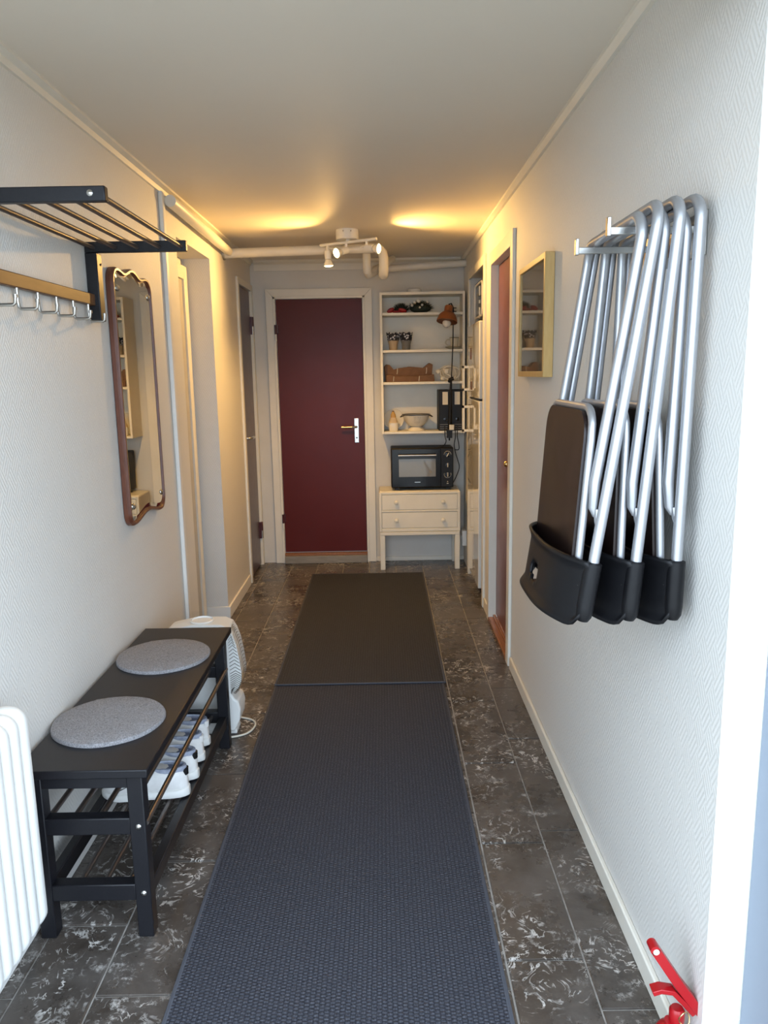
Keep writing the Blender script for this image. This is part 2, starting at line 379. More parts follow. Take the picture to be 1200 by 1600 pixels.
# ------------------------------------------------------------------ doors
def casing(parent, name, axis, c0, c1, top, wd, face, depth, m='trim', z0=0.0):
    """mitred casing of three boards around an opening, on the plane axis=face, standing out by depth"""
    f0, f1 = sorted((face, face+depth))
    def pr(poly):
        b = MB()
        if axis == 1: b.prism([(p[0], p[1]) for p in poly], 1, f0, f1)     # (x,z) along y
        else: b.prism([(p[0], p[1]) for p in poly], 0, f0, f1)             # (y,z) along x
        return b.build(name, m, parent, 0.0025)
    pr([(c0-wd, z0), (c0, z0), (c0, top), (c0-wd, top+wd)])
    pr([(c1, z0), (c1+wd, z0), (c1+wd, top+wd), (c1, top)])
    pr([(c0, top), (c1, top), (c1+wd, top+wd), (c0-wd, top+wd)])

def lever(parent, base, d_out, d_lever, plate_h=0.17, m='steel', grip='steel'):
    base, d_out, d_lever = map(Vector, (base, d_out, d_lever)); side = Vector((0, 0, 1)).cross(d_out)
    pb = MB(); hw = 0.017
    cs = [base+side*sx*hw+Vector((0, 0, z))+d_out*t for t in (0, 0.006) for sx, z in ((-1, -plate_h*0.65), (1, -plate_h*0.65), (1, plate_h*0.35), (-1, plate_h*0.35))]
    pb.add(cs, [(0, 1, 2, 3), (7, 6, 5, 4)]+[(i, i+4, (i+1) % 4+4, (i+1) % 4) for i in range(4)])
    pl = pb.build('handle_plate', m, parent, 0.002)
    MB().cyl(base+Vector((0, 0, -plate_h*0.45)), base+Vector((0, 0, -plate_h*0.45))+d_out*0.0075, 0.006, 10).build('keyhole', 'blackmat', pl)
    MB().tube([base, base+d_out*0.035, base+d_out*0.046+d_lever*0.012, base+d_out*0.048+d_lever*0.04], 0.0085, 10).build('handle_neck', m, parent)
    MB().tube([base+d_out*0.048+d_lever*0.035, base+d_out*0.048+d_lever*0.115], 0.0095, 10).build('handle_lever', grip, parent)

# door 1: oxblood door in the back wall
d1 = struct(empty('door_1', (-0.47, YB, 0)))
d1['label'] = 'oxblood red flush door in cream casing at the end of the hallway'
x0, x1, zt = -0.797, -0.141, 2.058
MB().box(x0, x1, YB-0.012, YB-0.002, 0.088, zt).build('leaf', 'red', d1, 0.003)
casing(d1, 'casing', 1, x0-0.008, x1+0.008, zt+0.008, 0.068, YB, -0.024)
box('jamb', 'trim', d1, x0-0.022, x0-0.003, YB-0.030, YB, 0, zt+0.02, bevel=0.002)
box('jamb', 'trim', d1, x1+0.003, x1+0.022, YB-0.030, YB, 0, zt+0.02, bevel=0.002)
box('jamb', 'trim', d1, x0-0.022, x1+0.022, YB-0.030, YB, zt+0.003, zt+0.022, bevel=0.002)
box('threshold', 'greywood', d1, x0-0.003, x1+0.003, YB-0.055, YB, 0, 0.062, bevel=0.004)
box('threshold_strip', 'threshold', d1, x0-0.003, x1+0.003, YB-0.045, YB, 0.062, 0.082, bevel=0.003)
for z in (1.80, 0.33):
    h = MB().cyl((x0-0.006, YB-0.034, z), (x0-0.006, YB-0.034, z+0.07), 0.009, 10).box(x0-0.010, x0+0.012, YB-0.033, YB-0.012, z+0.01, z+0.07).build('hinge', 'darkred', d1)
    MB().cyl((x0-0.006, YB-0.034, z-0.05), (x0-0.006, YB-0.034, z), 0.008, 10).build('hinge_pin', 'trim', h)
lever(d1, (-0.203, YB-0.012, 1.085), (0, -1, 0), (-1, 0, 0), 0.19, 'steel', 'brass')

# door 2: narrow plum-brown door in the left wall
d2 = struct(empty('door_2', (XL, 5.73, 0))); d2['label'] = 'narrow plum-brown flush door in the wallpapered wall beside the red door'
y0, y1, zt = D2[0]+0.012, D2[1]-0.012, D2[2]-0.012
box('leaf', 'plum', d2, XL-0.045, XL-0.004, y0+0.004, y1-0.004, 0.012, zt-0.004, bevel=0.002)
casing(d2, 'casing', 0, y0-0.004, y1+0.002, zt, 0.045, XL, 0.016)
for a in ((y0-0.014, y0), (y1, y1+0.014)): box('jamb', 'trim', d2, XL-0.10, XL+0.004, a[0], a[1], 0, zt+0.012)
box('jamb', 'trim', d2, XL-0.10, XL+0.004, y0, y1, zt, zt+0.014)
for z in (1.80, 0.22):
    h = MB().cyl((XL+0.012, y1+0.002, z), (XL+0.012, y1+0.002, z+0.13), 0.010, 10).box(XL-0.004, XL+0.012, y1-0.025, y1+0.012, z, z+0.13).build('hinge', 'darkred', d2)
    MB().cyl((XL+0.012, y1+0.002, z), (XL+0.012, y1+0.002, z+0.06), 0.0105, 10).build('hinge_pin', 'gray_steel', h)
lever(d2, (XL-0.004, y0+0.045, 1.05), (1, 0, 0), (0, 1, 0), 0.16)

# door 3: red-brown door set back in the right wall
d3 = struct(empty('door_3', (XR, 4.15, 0))); d3['label'] = 'red-brown glossy door set back in a cream frame beside the picture'
y0, y1, zt = D3[0]+0.02, D3[1]-0.02, D3[2]-0.02
box('leaf', 'brownred', d3, XR+0.030, XR+0.070, y0, y1, 0.045, zt, bevel=0.002)
casing(d3, 'casing', 0, y0, y1, zt, 0.072, XR, -0.016)
for a in ((y0-0.02, y0), (y1, y1+0.02)):
    j = box('jamb', 'trim', d3, XR-0.002, XR+0.15, a[0], a[1], 0, zt+0.02)
box('jamb', 'trim', d3, XR-0.002, XR+0.15, y0, y1, zt, zt+0.02)
box('threshold', 'threshold', d3, XR-0.018, XR+0.15, y0, y1, 0, 0.028, bevel=0.006)
box('threshold_lip', 'threshold', d3, XR+0.012, XR+0.029, y0, y1, 0.028, 0.042, bevel=0.003)
MB().cyl((XR+0.030, y0+0.07, 1.03), (XR-0.002, y0+0.07, 1.03), 0.007, 12).ball((XR-0.010, y0+0.07, 1.03), 0.016).build('door_knob', 'brass', d3)

# door 4: pale door at the back of the left recess
d4 = struct(empty('door_4', (XL-0.16, 4.2, 0))); d4['label'] = 'pale grey door inside the deep recess of the left wall'
box('leaf', 'doorgrey', d4, XL-0.158, XL-0.140, RC[0]+0.01, 4.53, 0.01, 2.04, bevel=0.002)
casing(d4, 'casing', 0, RC[0]+0.02, 4.53, 2.04, 0.075, XL-0.16, 0.032)

# ------------------------------------------------------------------ pipes and conduit
tag(MB().box(XL, XL+0.020, 3.625, 3.668, 0.0, ZC-0.03).build('cable_conduit', 'white', bevel=0.005),
    'white vertical cable conduit running up the wallpapered wall beside the mirror', 'conduit')
p1 = empty('heating_pipe', (-0.95, 5.05, 2.25), 'thick cream pipe crossing under the ceiling and hanging down in elbows', 'pipe')
MB().tube([(XL+0.040, 3.68, 2.282), (XL+0.040, 5.03, 2.262)], 0.027, 14).build('wall_run', 'pipe', p1)
MB().tube([(XL+0.004, 5.05, 2.253), (-0.45, 5.05, 2.262), (-0.03, 5.06, 2.272)]+[(-0.03+0.055*math.sin(a), 5.06, 2.272-0.055*(1-math.cos(a))) for a in (0.3, 0.7, 1.1, 1.57)] +
          [(0.025, 5.07, 2.17), (0.024, 5.08, 2.135), (0.024, 5.11, 2.115), (0.024, 5.16, 2.12), (0.02, 5.45, 2.20), (-0.03, 5.9, 2.25)], 0.030, 14).build('cross_run', 'pipe', p1)
MB().cyl((XL, 5.05, 2.253), (XL+0.012, 5.05, 2.253), 0.040, 16).build('wall_collar', 'gray_steel', p1)
MB().tube([(-0.085, 5.30, 2.32), (-0.085, 5.30, 2.20), (-0.083, 5.31, 2.16), (-0.075, 5.34, 2.145), (-0.05, 5.38, 2.16), (0.05, 5.6, 2.26), (0.09, 5.75, 2.30)], 0.027, 14).build('drain_bend', 'pipe', p1)
tag(MB().tube([(0.03, 5.86, 2.245), (0.30, 5.88, 2.265), (XR, 5.92, 2.285)], 0.026, 14).build('branch_pipe', 'pipe'), 'slim cream pipe running above the wall shelf', 'pipe')

# ------------------------------------------------------------------ ceiling spotlight
BZ = 2.272
sp = empty('spotlight_bar', (-0.19, 4.84, BZ), 'white ceiling spotlight bar with lit bulbs below a round canopy', 'lamp')
cn = MB().lathe([(0.066, 2.288), (0.068, 2.291), (0.068, ZC)], (-0.192, 4.84, 0), 32).build('canopy', 'white', sp)
for a in (-1.2, -1.9): MB().ball((-0.192+0.068*math.cos(a), 4.84+0.068*math.sin(a), 2.33), 0.004, 8).build('screw', 'gray_steel', cn)
bl, br = Vector((-0.362, 4.93, BZ)), Vector((-0.016, 4.72, BZ))
MB().cyl(bl, br, 0.009, 12).build('bar', 'white', sp)
MB().cyl((-0.19, 4.826, BZ), (-0.19, 4.826, 2.29), 0.012, 12).build('bar_mount', 'white', sp)
def head(t, d, power, aim_size=138):
    b = bl.lerp(br, t); d = Vector(d).normalized(); j = b+Vector((0, 0, -0.045))
    arm = MB().cyl(b, j, 0.008, 10).build('arm', 'white', sp)
    q = Vector((0, 0, 1)).rotation_difference(d).to_matrix()
    hd = MB().lathe([(0.006, -0.012), (0.019, -0.010), (0.020, 0.038), (0.015, 0.040)], j, 20, q).build('head', 'white', sp)
    MB().lathe([(0.012, 0.038), (0.017, 0.044), (0.0295, 0.070), (0.0302, 0.076), (0.027, 0.0765)], j, 20, q).build('bulb', 'bulbglass', hd)
    MB().lathe([(0.0275, 0.0760), (0.024, 0.081), (0.012, 0.0845), (1e-6, 0.085)], j, 20, q).build('bulb_face', 'glow', hd)
    s = d.cross(Vector((0, 0, 1)))
    if s.length < 0.1: s = Vector((1, 0, 0))
    s.normalize()
    MB().tube([j-d*0.008, j-d*0.02+s*0.018+Vector((0, 0, 0.005)), j-d*0.025+s*0.06+Vector((0, 0, -0.012))], 0.0025, 6).build('adjuster', 'white', hd)
    L = bpy.data.lights.new('spot', 'SPOT'); L.energy = power; L.color = (1.0, 0.57, 0.17); L.spot_size = math.radians(aim_size); L.spot_blend = 1.0; L.shadow_soft_size = 0.022
    lo = bpy.data.objects.new('spot_light', L); C.objects.link(lo); lo.parent = sp
    lo.location = j+d*0.098-ORG[sp.name]; lo.rotation_euler = d.to_track_quat('-Z', 'Y').to_euler()
head(0.13, (0.05, 0.10, -1), 40)
head(0.47, (-0.78, -0.62, -0.30), 34)
head(0.83, (0.90, -0.36, -0.12), 28)

# ------------------------------------------------------------------ rugs
def rug(name, x0, x1, y0, y1, z, m, label, rot=0.0):
    r = empty(name, ((x0+x1)/2, (y0+y1)/2, z), label, 'rug')
    MB().box(x0+0.008, x1-0.008, y0+0.008, y1-0.008, z, z+0.006).build('weave', m, r)
    for a in ((x0, x0+0.011, y0, y1), (x1-0.011, x1, y0, y1), (x0+0.011, x1-0.011, y0, y0+0.011), (x0+0.011, x1-0.011, y1-0.011, y1)):
        MB().box(*a, z, z+0.0075).build('edge_binding', 'rugedge', r, 0.003)
    r.rotation_euler.z = rot
    return r
rug('runner_rug', -0.545, 0.282, 1.28, 3.545, 0.0012, 'rug1', 'long navy flat-woven runner rug beside the black shoe bench', 0.002)
rug('runner_rug', -0.548, 0.288, 3.525, 5.61, 0.0092, 'rug2', 'charcoal flat-woven runner rug reaching towards the red door', 0.0)
# ------------------------------------------------------------------ end of part one

# ------------------------------------------------------------------ shoe bench
BX0, BX1, BY0, BY1 = -0.972, -0.625, 1.835, 2.97
bn = empty('shoe_bench', (-0.80, 2.40, 0), 'long black wooden shoe bench with rod shelves holding white sneakers', 'bench')
MB().box(BX0, BX1, BY0, BY1, 0.476, 0.500).build('bench_top', 'black', bn, 0.003)
LG = 0.042
for lx in (BX0+0.020, BX1-0.020-LG):
    for ly in (BY0+0.016, BY1-0.016-LG):
        MB().box(lx, lx+LG, ly, ly+LG, 0, 0.476).build('leg', 'black', bn, 0.003)
lx0, lx1 = BX0+0.020+LG, BX1-0.020-LG
for ly in (BY0+0.018, BY1-0.018-0.036):
    for z in (0.305, 0.110): MB().box(lx0-0.002, lx1+0.002, ly, ly+0.036, z, z+0.048).build('end_rail', 'black', bn, 0.003)
    MB().box(lx0-0.002, lx1+0.002, ly, ly+0.030, 0.440, 0.476).build('top_rail', 'black', bn, 0.002)
ly0, ly1 = BY0+0.016+LG, BY1-0.016-LG
MB().box(lx1+0.006, lx1+0.036, ly0-0.002, ly1+0.002, 0.098, 0.140).build('front_rail', 'black', bn, 0.003)
for z in (0.105,): MB().box(lx0-0.036, lx0-0.008, ly0-0.002, ly1+0.002, z, z+0.05).build('back_rail', 'black', bn, 0.003)
for z, xs in ((0.332, (-0.918, -0.850, -0.781, -0.712, -0.648)), (0.136, (-0.850, -0.782, -0.715))):
    for x in xs: MB().cyl((x, BY0+0.03, z), (x, BY1-0.03, z), 0.0078, 12).build('rod', 'rod', bn)
for z in (0.330, 0.134):
    MB().lathe([(0.0075, 0), (0.0075, 0.003), (0.004, 0.006), (1e-6, 0.0065)], (lx1+0.024, BY0+0.0165, z), 12, Matrix.Rotation(PI/2, 3, 'X')).build('screw_cap', 'steel', bn)

# felt pads
for (cx, cy, r, t, lb) in ((-0.820, 2.118, 0.160, 0.1, 'round grey felt seat pad beside the radiator end of the black bench'),
                           (-0.806, 2.642, 0.164, 0.4, 'round grey felt seat pad on the bench end towards the white heater')):
    n = 56; b = MB(); pr = []
    for k in range(n):
        a = 2*PI*k/n; q = r*(1+0.006*math.sin(3*a+t)+0.004*math.sin(7*a)); pr.append((math.cos(a), math.sin(a), q))
    rings = [(1.0, 0.5005), (1.004, 0.506), (0.99, 0.5115), (0.96, 0.5130), (0.5, 0.5130)]
    vs = [(cx+c*q*s, cy+sn*q*s, z+(0.0012*math.sin(5*i)+0.0008*math.sin(9*i+t) if s < 0.97 else 0)) for s, z in rings for i, (c, sn, q) in enumerate(pr)]
    fs = [(i*n+j, i*n+(j+1) % n, (i+1)*n+(j+1) % n, (i+1)*n+j) for i in range(len(rings)-1) for j in range(n)]
    fs += [tuple(range((len(rings)-1)*n, len(rings)*n)), tuple(range(n-1, -1, -1))]
    tag(b.add(vs, fs).build('felt_pad', 'felt'), lb, 'seat pad', 'felt pads on the bench')

# sneakers: local +x = heel (towards the hallway), toe at -x
def sneaker(cx, cy, z0, rot, label, dark):
    o = empty('sneaker', (cx, cy, z0), label, 'shoe', 'sneakers on the bench shelf'); o.rotation_euler.z = rot
    n = 20
    def section(x, hw, za, zb, sq=0.55):
        out = []
        for k in range(n):
            a = 2*PI*k/n; c, s = math.cos(a), math.sin(a)
            y = hw*math.copysign(abs(c)**sq, c); zz = (za+zb)/2+(zb-za)/2*math.copysign(abs(s)**sq, s); out.append((x, y, zz))
        return out
    def loft(rows, closed=True):
        b = MB(); vs = [p for r in rows for p in r]
        fs = [(i*n+j, i*n+(j+1) % n, (i+1)*n+(j+1) % n, (i+1)*n+j) for i in range(len(rows)-1) for j in range(n)]
        fs += [tuple(range(n-1, -1, -1)), tuple(range((len(rows)-1)*n, len(rows)*n))]
        return b.add(vs, fs)
    W = lambda x: 0.040+0.010*math.exp(-((x+0.075)/0.06)**2)
    xs = [-0.145, -0.142, -0.133, -0.11, -0.08, -0.04, 0.0, 0.04, 0.08, 0.11, 0.125, 0.134, 0.137]
    end = lambda x: min(1.0, math.sqrt(max(0.03, 1-((abs(x+0.004)-0.085)/0.058)**2))) if abs(x+0.004) > 0.085 else 1.0
    loft([section(x, W(x)*end(x), 0.0+0.010*max(0, (-x-0.10)/0.045), 0.030, 0.4) for x in xs]).build('sole', 'soles', o, local=True)
    def top(x):
        if x < -0.02: return 0.048+0.045*(x+0.145)/0.125
        return 0.093+(0.006 if x < 0.06 else 0.0)+0.004*math.sin((x)*20)
    up = loft([section(x*0.97, (W(x)-0.003)*end(x), 0.022, 0.030+(top(x)-0.030)*min(1, end(x)+0.25), 0.62) for x in xs]).build('upper', 'shoew', o, local=True)
    # collar opening
    q = Matrix.Diagonal((1.55, 0.80, 1.0))
    MB().lathe([(0.034, 0.074), (0.041, 0.092), (0.040, 0.103), (0.035, 0.104), (0.031, 0.094), (0.029, 0.066)], (0.068, 0, 0), 28, q).build('collar', 'mesh', o, local=True)
    MB().lathe([(1e-6, 0.0965), (0.028, 0.0965), (0.0305, 0.0975)], (0.070, 0, 0), 24, q).build('insole', 'insole', o, local=True)
    MB().lathe([(0.020, 0.0972), (0.022, 0.0995), (0.024, 0.0972)], (0.068, 0, 0), 24, q).build('insole_ring', 'mesh', o, local=True)
    for k in range(4):
        x = -0.015-0.018*k; z = 0.03+(top(x)-0.03)+0.001
        MB().tube([(x, -0.026, z-0.008), (x-0.004, 0, z+0.003), (x, 0.026, z-0.008)], 0.0035, 6).build('lace', 'soles', o, local=True)
    MB().tube([(-0.005, -0.036, 0.082), (-0.02, 0.0, 0.096), (-0.005, 0.036, 0.082)], 0.004, 6).build('tongue_edge', 'blackmat' if dark else 'mesh', o, local=True)
    ht = MB()
    ht.lathe([(0.0005, -0.012), (0.014, -0.010), (0.015, 0.010), (0.0005, 0.013)], (0.1255, 0, 0.082), 12, Matrix.Diagonal((0.75, 1, 1.1))).build('heel_tab', 'blackmat' if dark else 'shoew', o, local=True)
    # small tick mark on the side of the toe
    if dark:
        y = -(W(-0.07)-0.001)
        MB().tube([(-0.085, y, 0.052), (-0.078, y-0.001, 0.046), (-0.066, y, 0.050), (-0.052, y+0.002, 0.056)], [0.0012, 0.0022, 0.0014, 0.0006], 6).build('tick_mark', 'blackmat', o, local=True)
    return o
ZS = 0.1445
for (x, y, r, lb, dk) in ((-0.793, 2.325, 0.05, 'white sneaker with black heel tab, end of the row towards the radiator', True),
                          (-0.788, 2.440, -0.03, 'white sneaker with black heel tab, second of the row after the first black-tabbed one', True),
                          (-0.795, 2.555, 0.03, 'plain white sneaker between a black-tabbed sneaker and another plain one', False),
                          (-0.802, 2.680, -0.04, 'plain white sneaker, end of the row towards the white heater', False)):
    sneaker(x, y, ZS, r, lb, dk)

# ------------------------------------------------------------------ radiator (old column type)
rd = empty('radiator', (-0.93, 1.45, 0), 'white enamelled column radiator beside the black bench', 'radiator')
NS = 13; pitch_r = 0.046; ry = 1.755
for k in range(NS):
    yc = ry-k*pitch_r-0.018
    xa, xb, za, zb = XL+0.022, -0.874, 0.130, 0.722
    rr = 0.040
    outl = arc((xb-rr, zb-rr), rr, 0, PI/2, 6)+arc((xa+rr, zb-rr), rr, PI/2, PI, 6)+arc((xa+rr, za+rr), rr, PI, 1.5*PI, 6)+arc((xb-rr, za+rr), rr, 1.5*PI, 2*PI, 6)
    b = MB(); n = len(outl); cxm, czm = (xa+xb)/2, (za+zb)/2
    vs = []
    for ins, dy in ((0.010, -0.018), (0.003, -0.015), (0, -0.009), (0, 0.009), (0.003, 0.015), (0.010, 0.018)):
        for (x, z) in outl:
            sx = 1-ins/((xb-xa)/2); sz = 1-ins/((zb-za)/2); vs.append((cxm+(x-cxm)*sx, yc+dy, czm+(z-czm)*sz))
    fs = [(i*n+j, i*n+(j+1) % n, (i+1)*n+(j+1) % n, (i+1)*n+j) for i in range(5) for j in range(n)]+[tuple(range(n)), tuple(range(6*n-1, 5*n-1, -1))]
    b.add(vs, fs).build('section', 'rad', rd)
for z in (0.19, 0.66): MB().cyl((-0.925, ry-NS*pitch_r+0.02, z), (-0.925, ry-0.01, z), 0.020, 14).build('header_pipe', 'rad', rd)
for yy in (1.30, 1.62): MB().box(XL+0.001, -0.90, yy, yy+0.012, 0.20, 0.215).build('wall_bracket', 'rad', rd)
MB().cyl((-0.925, 1.24, 0), (-0.925, 1.24, 0.20), 0.010, 10).build('supply_pipe', 'rad', rd)

# ------------------------------------------------------------------ coat rack
cr = empty('coat_rack', (XL, 2.32, 1.69), 'black wall-mounted hat rack with metal rods and brown hook rail', 'coat rack')
for ya in (1.930, 2.690):
    MB().box(XL+0.001, -0.645, ya-0.012, ya+0.012, 1.910, 1.945).build('arm', 'black', cr, 0.003)
    MB().box(XL+0.001, XL+0.040, ya-0.012, ya+0.036 if ya > 2 else ya+0.012, 1.688, 1.910).build('post', 'black', cr, 0.003)
    MB().ball((XL+0.040, ya+0.02, 1.875), 0.004, 8).build('screw_hole', 'blackmat', cr)
for k in range(5):
    x = -0.955+k*0.0735; MB().cyl((x, 1.94, 1.925), (x, 2.685, 1.925), 0.0075, 12).build('rod', 'rod', cr)
MB().lathe([(0.0075, 0), (0.0075, 0.003), (0.004, 0.006), (1e-6, 0.0065)], (-0.680, 1.918, 1.928), 12, Matrix.Rotation(PI/2, 3, 'X')).build('screw_cap', 'steel', cr)
MB().box(XL+0.004, XL+0.024, 1.94, 2.69, 1.738, 1.776).build('hook_rail', 'railwood', cr, 0.003)
for k in range(6):
    y = 2.62-k*0.126; x = XL+0.020
    MB().tube([(x, y, 1.738), (x, y, 1.700), (x+0.002, y, 1.688), (x+0.008, y, 1.683), (x+0.045, y, 1.683), (x+0.050, y, 1.687), (x+0.052, y, 1.702)], 0.0045, 8).build('hook', 'gray_steel', cr)
    MB().cyl((x+0.052, y, 1.700), (x+0.052, y, 1.708), 0.006, 10).build('hook_tip', 'gray_steel', cr)

# ------------------------------------------------------------------ wall mirror
my0, my1, mz0, mz1 = 2.855, 3.325, 0.935, 1.895
def mirror_outline(ins):
    y0, y1 = my0+ins, my1-ins; wd = (y1-y0); pts = []
    def topz(t): return 0.014*math.exp(-((t-0.5)/0.15)**2)-0.009*math.exp(-((t-0.22)/0.11)**2)-0.009*math.exp(-((t-0.78)/0.11)**2)
    r = 0.055-ins*0.5; zt = mz1-ins; zb = mz0+ins
    pts += [(y1+math.cos(a)*r-r, zt-r+math.sin(a)*r) for a in [i*PI/2/6 for i in range(7)]]
    for i in range(1, 24):
        t = 1-i/24; y = y0+r+(wd-2*r)*t; pts.append((y, zt+topz(t)))
    pts += [(y0+r+math.cos(a)*r, zt-r+math.sin(a)*r) for a in [PI/2+i*PI/2/6 for i in range(7)]]
    pts += [(y0+r+math.cos(a)*r, zb+r+math.sin(a)*r) for a in [PI+i*PI/2/6 for i in range(7)]]
    for i in range(1, 24):
        t = i/24; y = y0+r+(wd-2*r)*t; pts.append((y, zb+0.024*math.sin(PI*t)**2))
    pts += [(y1-r+math.cos(a)*r, zb+r+math.sin(a)*r) for a in [1.5*PI+i*PI/2/6 for i in range(7)]]
    return pts
mi = empty('wall_mirror', (XL, 3.185, mz0), 'tall mirror with curved reddish wooden frame on the wallpapered wall', 'mirror')
MB().prism(mirror_outline(0.0), 0, XL+0.002, XL+0.022).build('frame_back', 'mirrorwood', mi, 0.003)
o0, o1 = mirror_outline(0.0), mirror_outline(0.016); n = len(o0)
b = MB().add([(XL+0.022, *p) for p in o0]+[(XL+0.030, *p) for p in mirror_outline(0.005)]+[(XL+0.030, *p) for p in mirror_outline(0.012)]+[(XL+0.022, *p) for p in o1],
             [(i*n+j, i*n+(j+1) % n, (i+1)*n+(j+1) % n, (i+1)*n+j) for i in range(3) for j in range(n)])
b.build('frame', 'mirrorwood', mi)
gl = MB(); ia, ib = mirror_outline(0.018), mirror_outline(0.034)
gl.add([(XL+0.0225, *p) for p in ia]+[(XL+0.0250+0.0045*(p[0]-3.09), *p) for p in ib], [(j, (j+1) % n, n+(j+1) % n, n+j) for j in range(n)]+[tuple(range(n, 2*n))])
go = gl.build('mirror_glass', 'mirror', mi, smooth=False)
for (yy, zz) in ((my0+0.050, mz1-0.075), (my1-0.048, mz1-0.075), (my0+0.050, mz0+0.075), (my1-0.048, mz0+0.075)):
    MB().lathe([(0.012, 0), (0.012, 0.003), (0.007, 0.008), (1e-6, 0.010)], (XL+0.0245, yy, zz), 14, Matrix.Rotation(PI/2, 3, 'Y')).build('rosette', 'steel', mi)

# ------------------------------------------------------------------ white heater behind the bench
ht = empty('fan_heater', (-0.78, 3.15, 0), 'white plastic heater with curved grille standing behind the black bench', 'heater')
hy0, hy1 = 3.025, 3.15
prof = [(-0.955, 0.02), (-0.94, 0.43), (-0.90, 0.470), (-0.80, 0.490), (-0.68, 0.488), (-0.645, 0.472), (-0.655, 0.44), (-0.655, 0.19), (-0.640, 0.165), (-0.625, 0.155), (-0.617, 0.12), (-0.622, 0.07), (-0.645, 0.02)]
MB().prism(prof, 1, hy0, hy1).build('body', 'appl', ht, 0.008)
gp = [(-0.650, 0.470), (-0.636, 0.445), (-0.622, 0.40), (-0.612, 0.34), (-0.606, 0.28), (-0.608, 0.245), (-0.620, 0.215), (-0.640, 0.195)]
gr = MB(); k = len(gp)
gr.add([(x, hy0+0.004, z) for x, z in gp]+[(x, hy1-0.004, z) for x, z in gp]+[(-0.656, hy0+0.004, 0.470), (-0.656, hy0+0.004, 0.195), (-0.656, hy1-0.004, 0.470), (-0.656, hy1-0.004, 0.195)],
       [(i, i+1, k+i+1, k+i) for i in range(k-1)]+[tuple(range(k))+(2*k+1, 2*k), tuple(range(2*k-1, k-1, -1))+(2*k+2, 2*k+3)])
go = gr.build('grille', 'appl', ht)
ls = MB()
for i in range(26):
    t = 0.03+0.94*i/25; f = t*(k-1); a = int(min(f, k-2)); x = gp[a][0]+(gp[a+1][0]-gp[a][0])*(f-a); z = gp[a][1]+(gp[a+1][1]-gp[a][1])*(f-a)
    q = MB(); q.tube([(x+0.0015, hy0+0.006, z-0.012), (x+0.0025, (hy0+hy1)/2, z+0.004), (x+0.0015, hy1-0.006, z-0.012)], 0.0016, 5)
    q.tube([(-0.652, hy0+0.0025, z-0.010), ((x-0.652)/2+0.0, hy0+0.002, z+0.004), (x-0.001, hy0+0.0025, z-0.010)], 0.0016, 5)
    q.build('grille_rib', 'gray_steel', go)
MB().lathe([(0.048, 0.488), (0.050, 0.493), (0.045, 0.496), (0.042, 0.490)], (-0.77, 3.088, 0), 28).build('control_ring', 'white', ht)
MB().box(-0.94, -0.64, hy0+0.02, hy1-0.02, 0, 0.021).build('foot', 'appl', ht, 0.004)
tag(MB().tube(spline([(-0.70, 3.165, 0.03), (-0.645, 3.19, 0.006), (-0.59, 3.16, 0.005), (-0.575, 3.10, 0.005), (-0.605, 3.03, 0.005), (-0.70, 2.995, 0.005), (-0.80, 2.995, 0.005)]), 0.0042, 8).build('power_cord', 'cordw'),
    'white power cord looping on the floor beside the heater', 'cord')

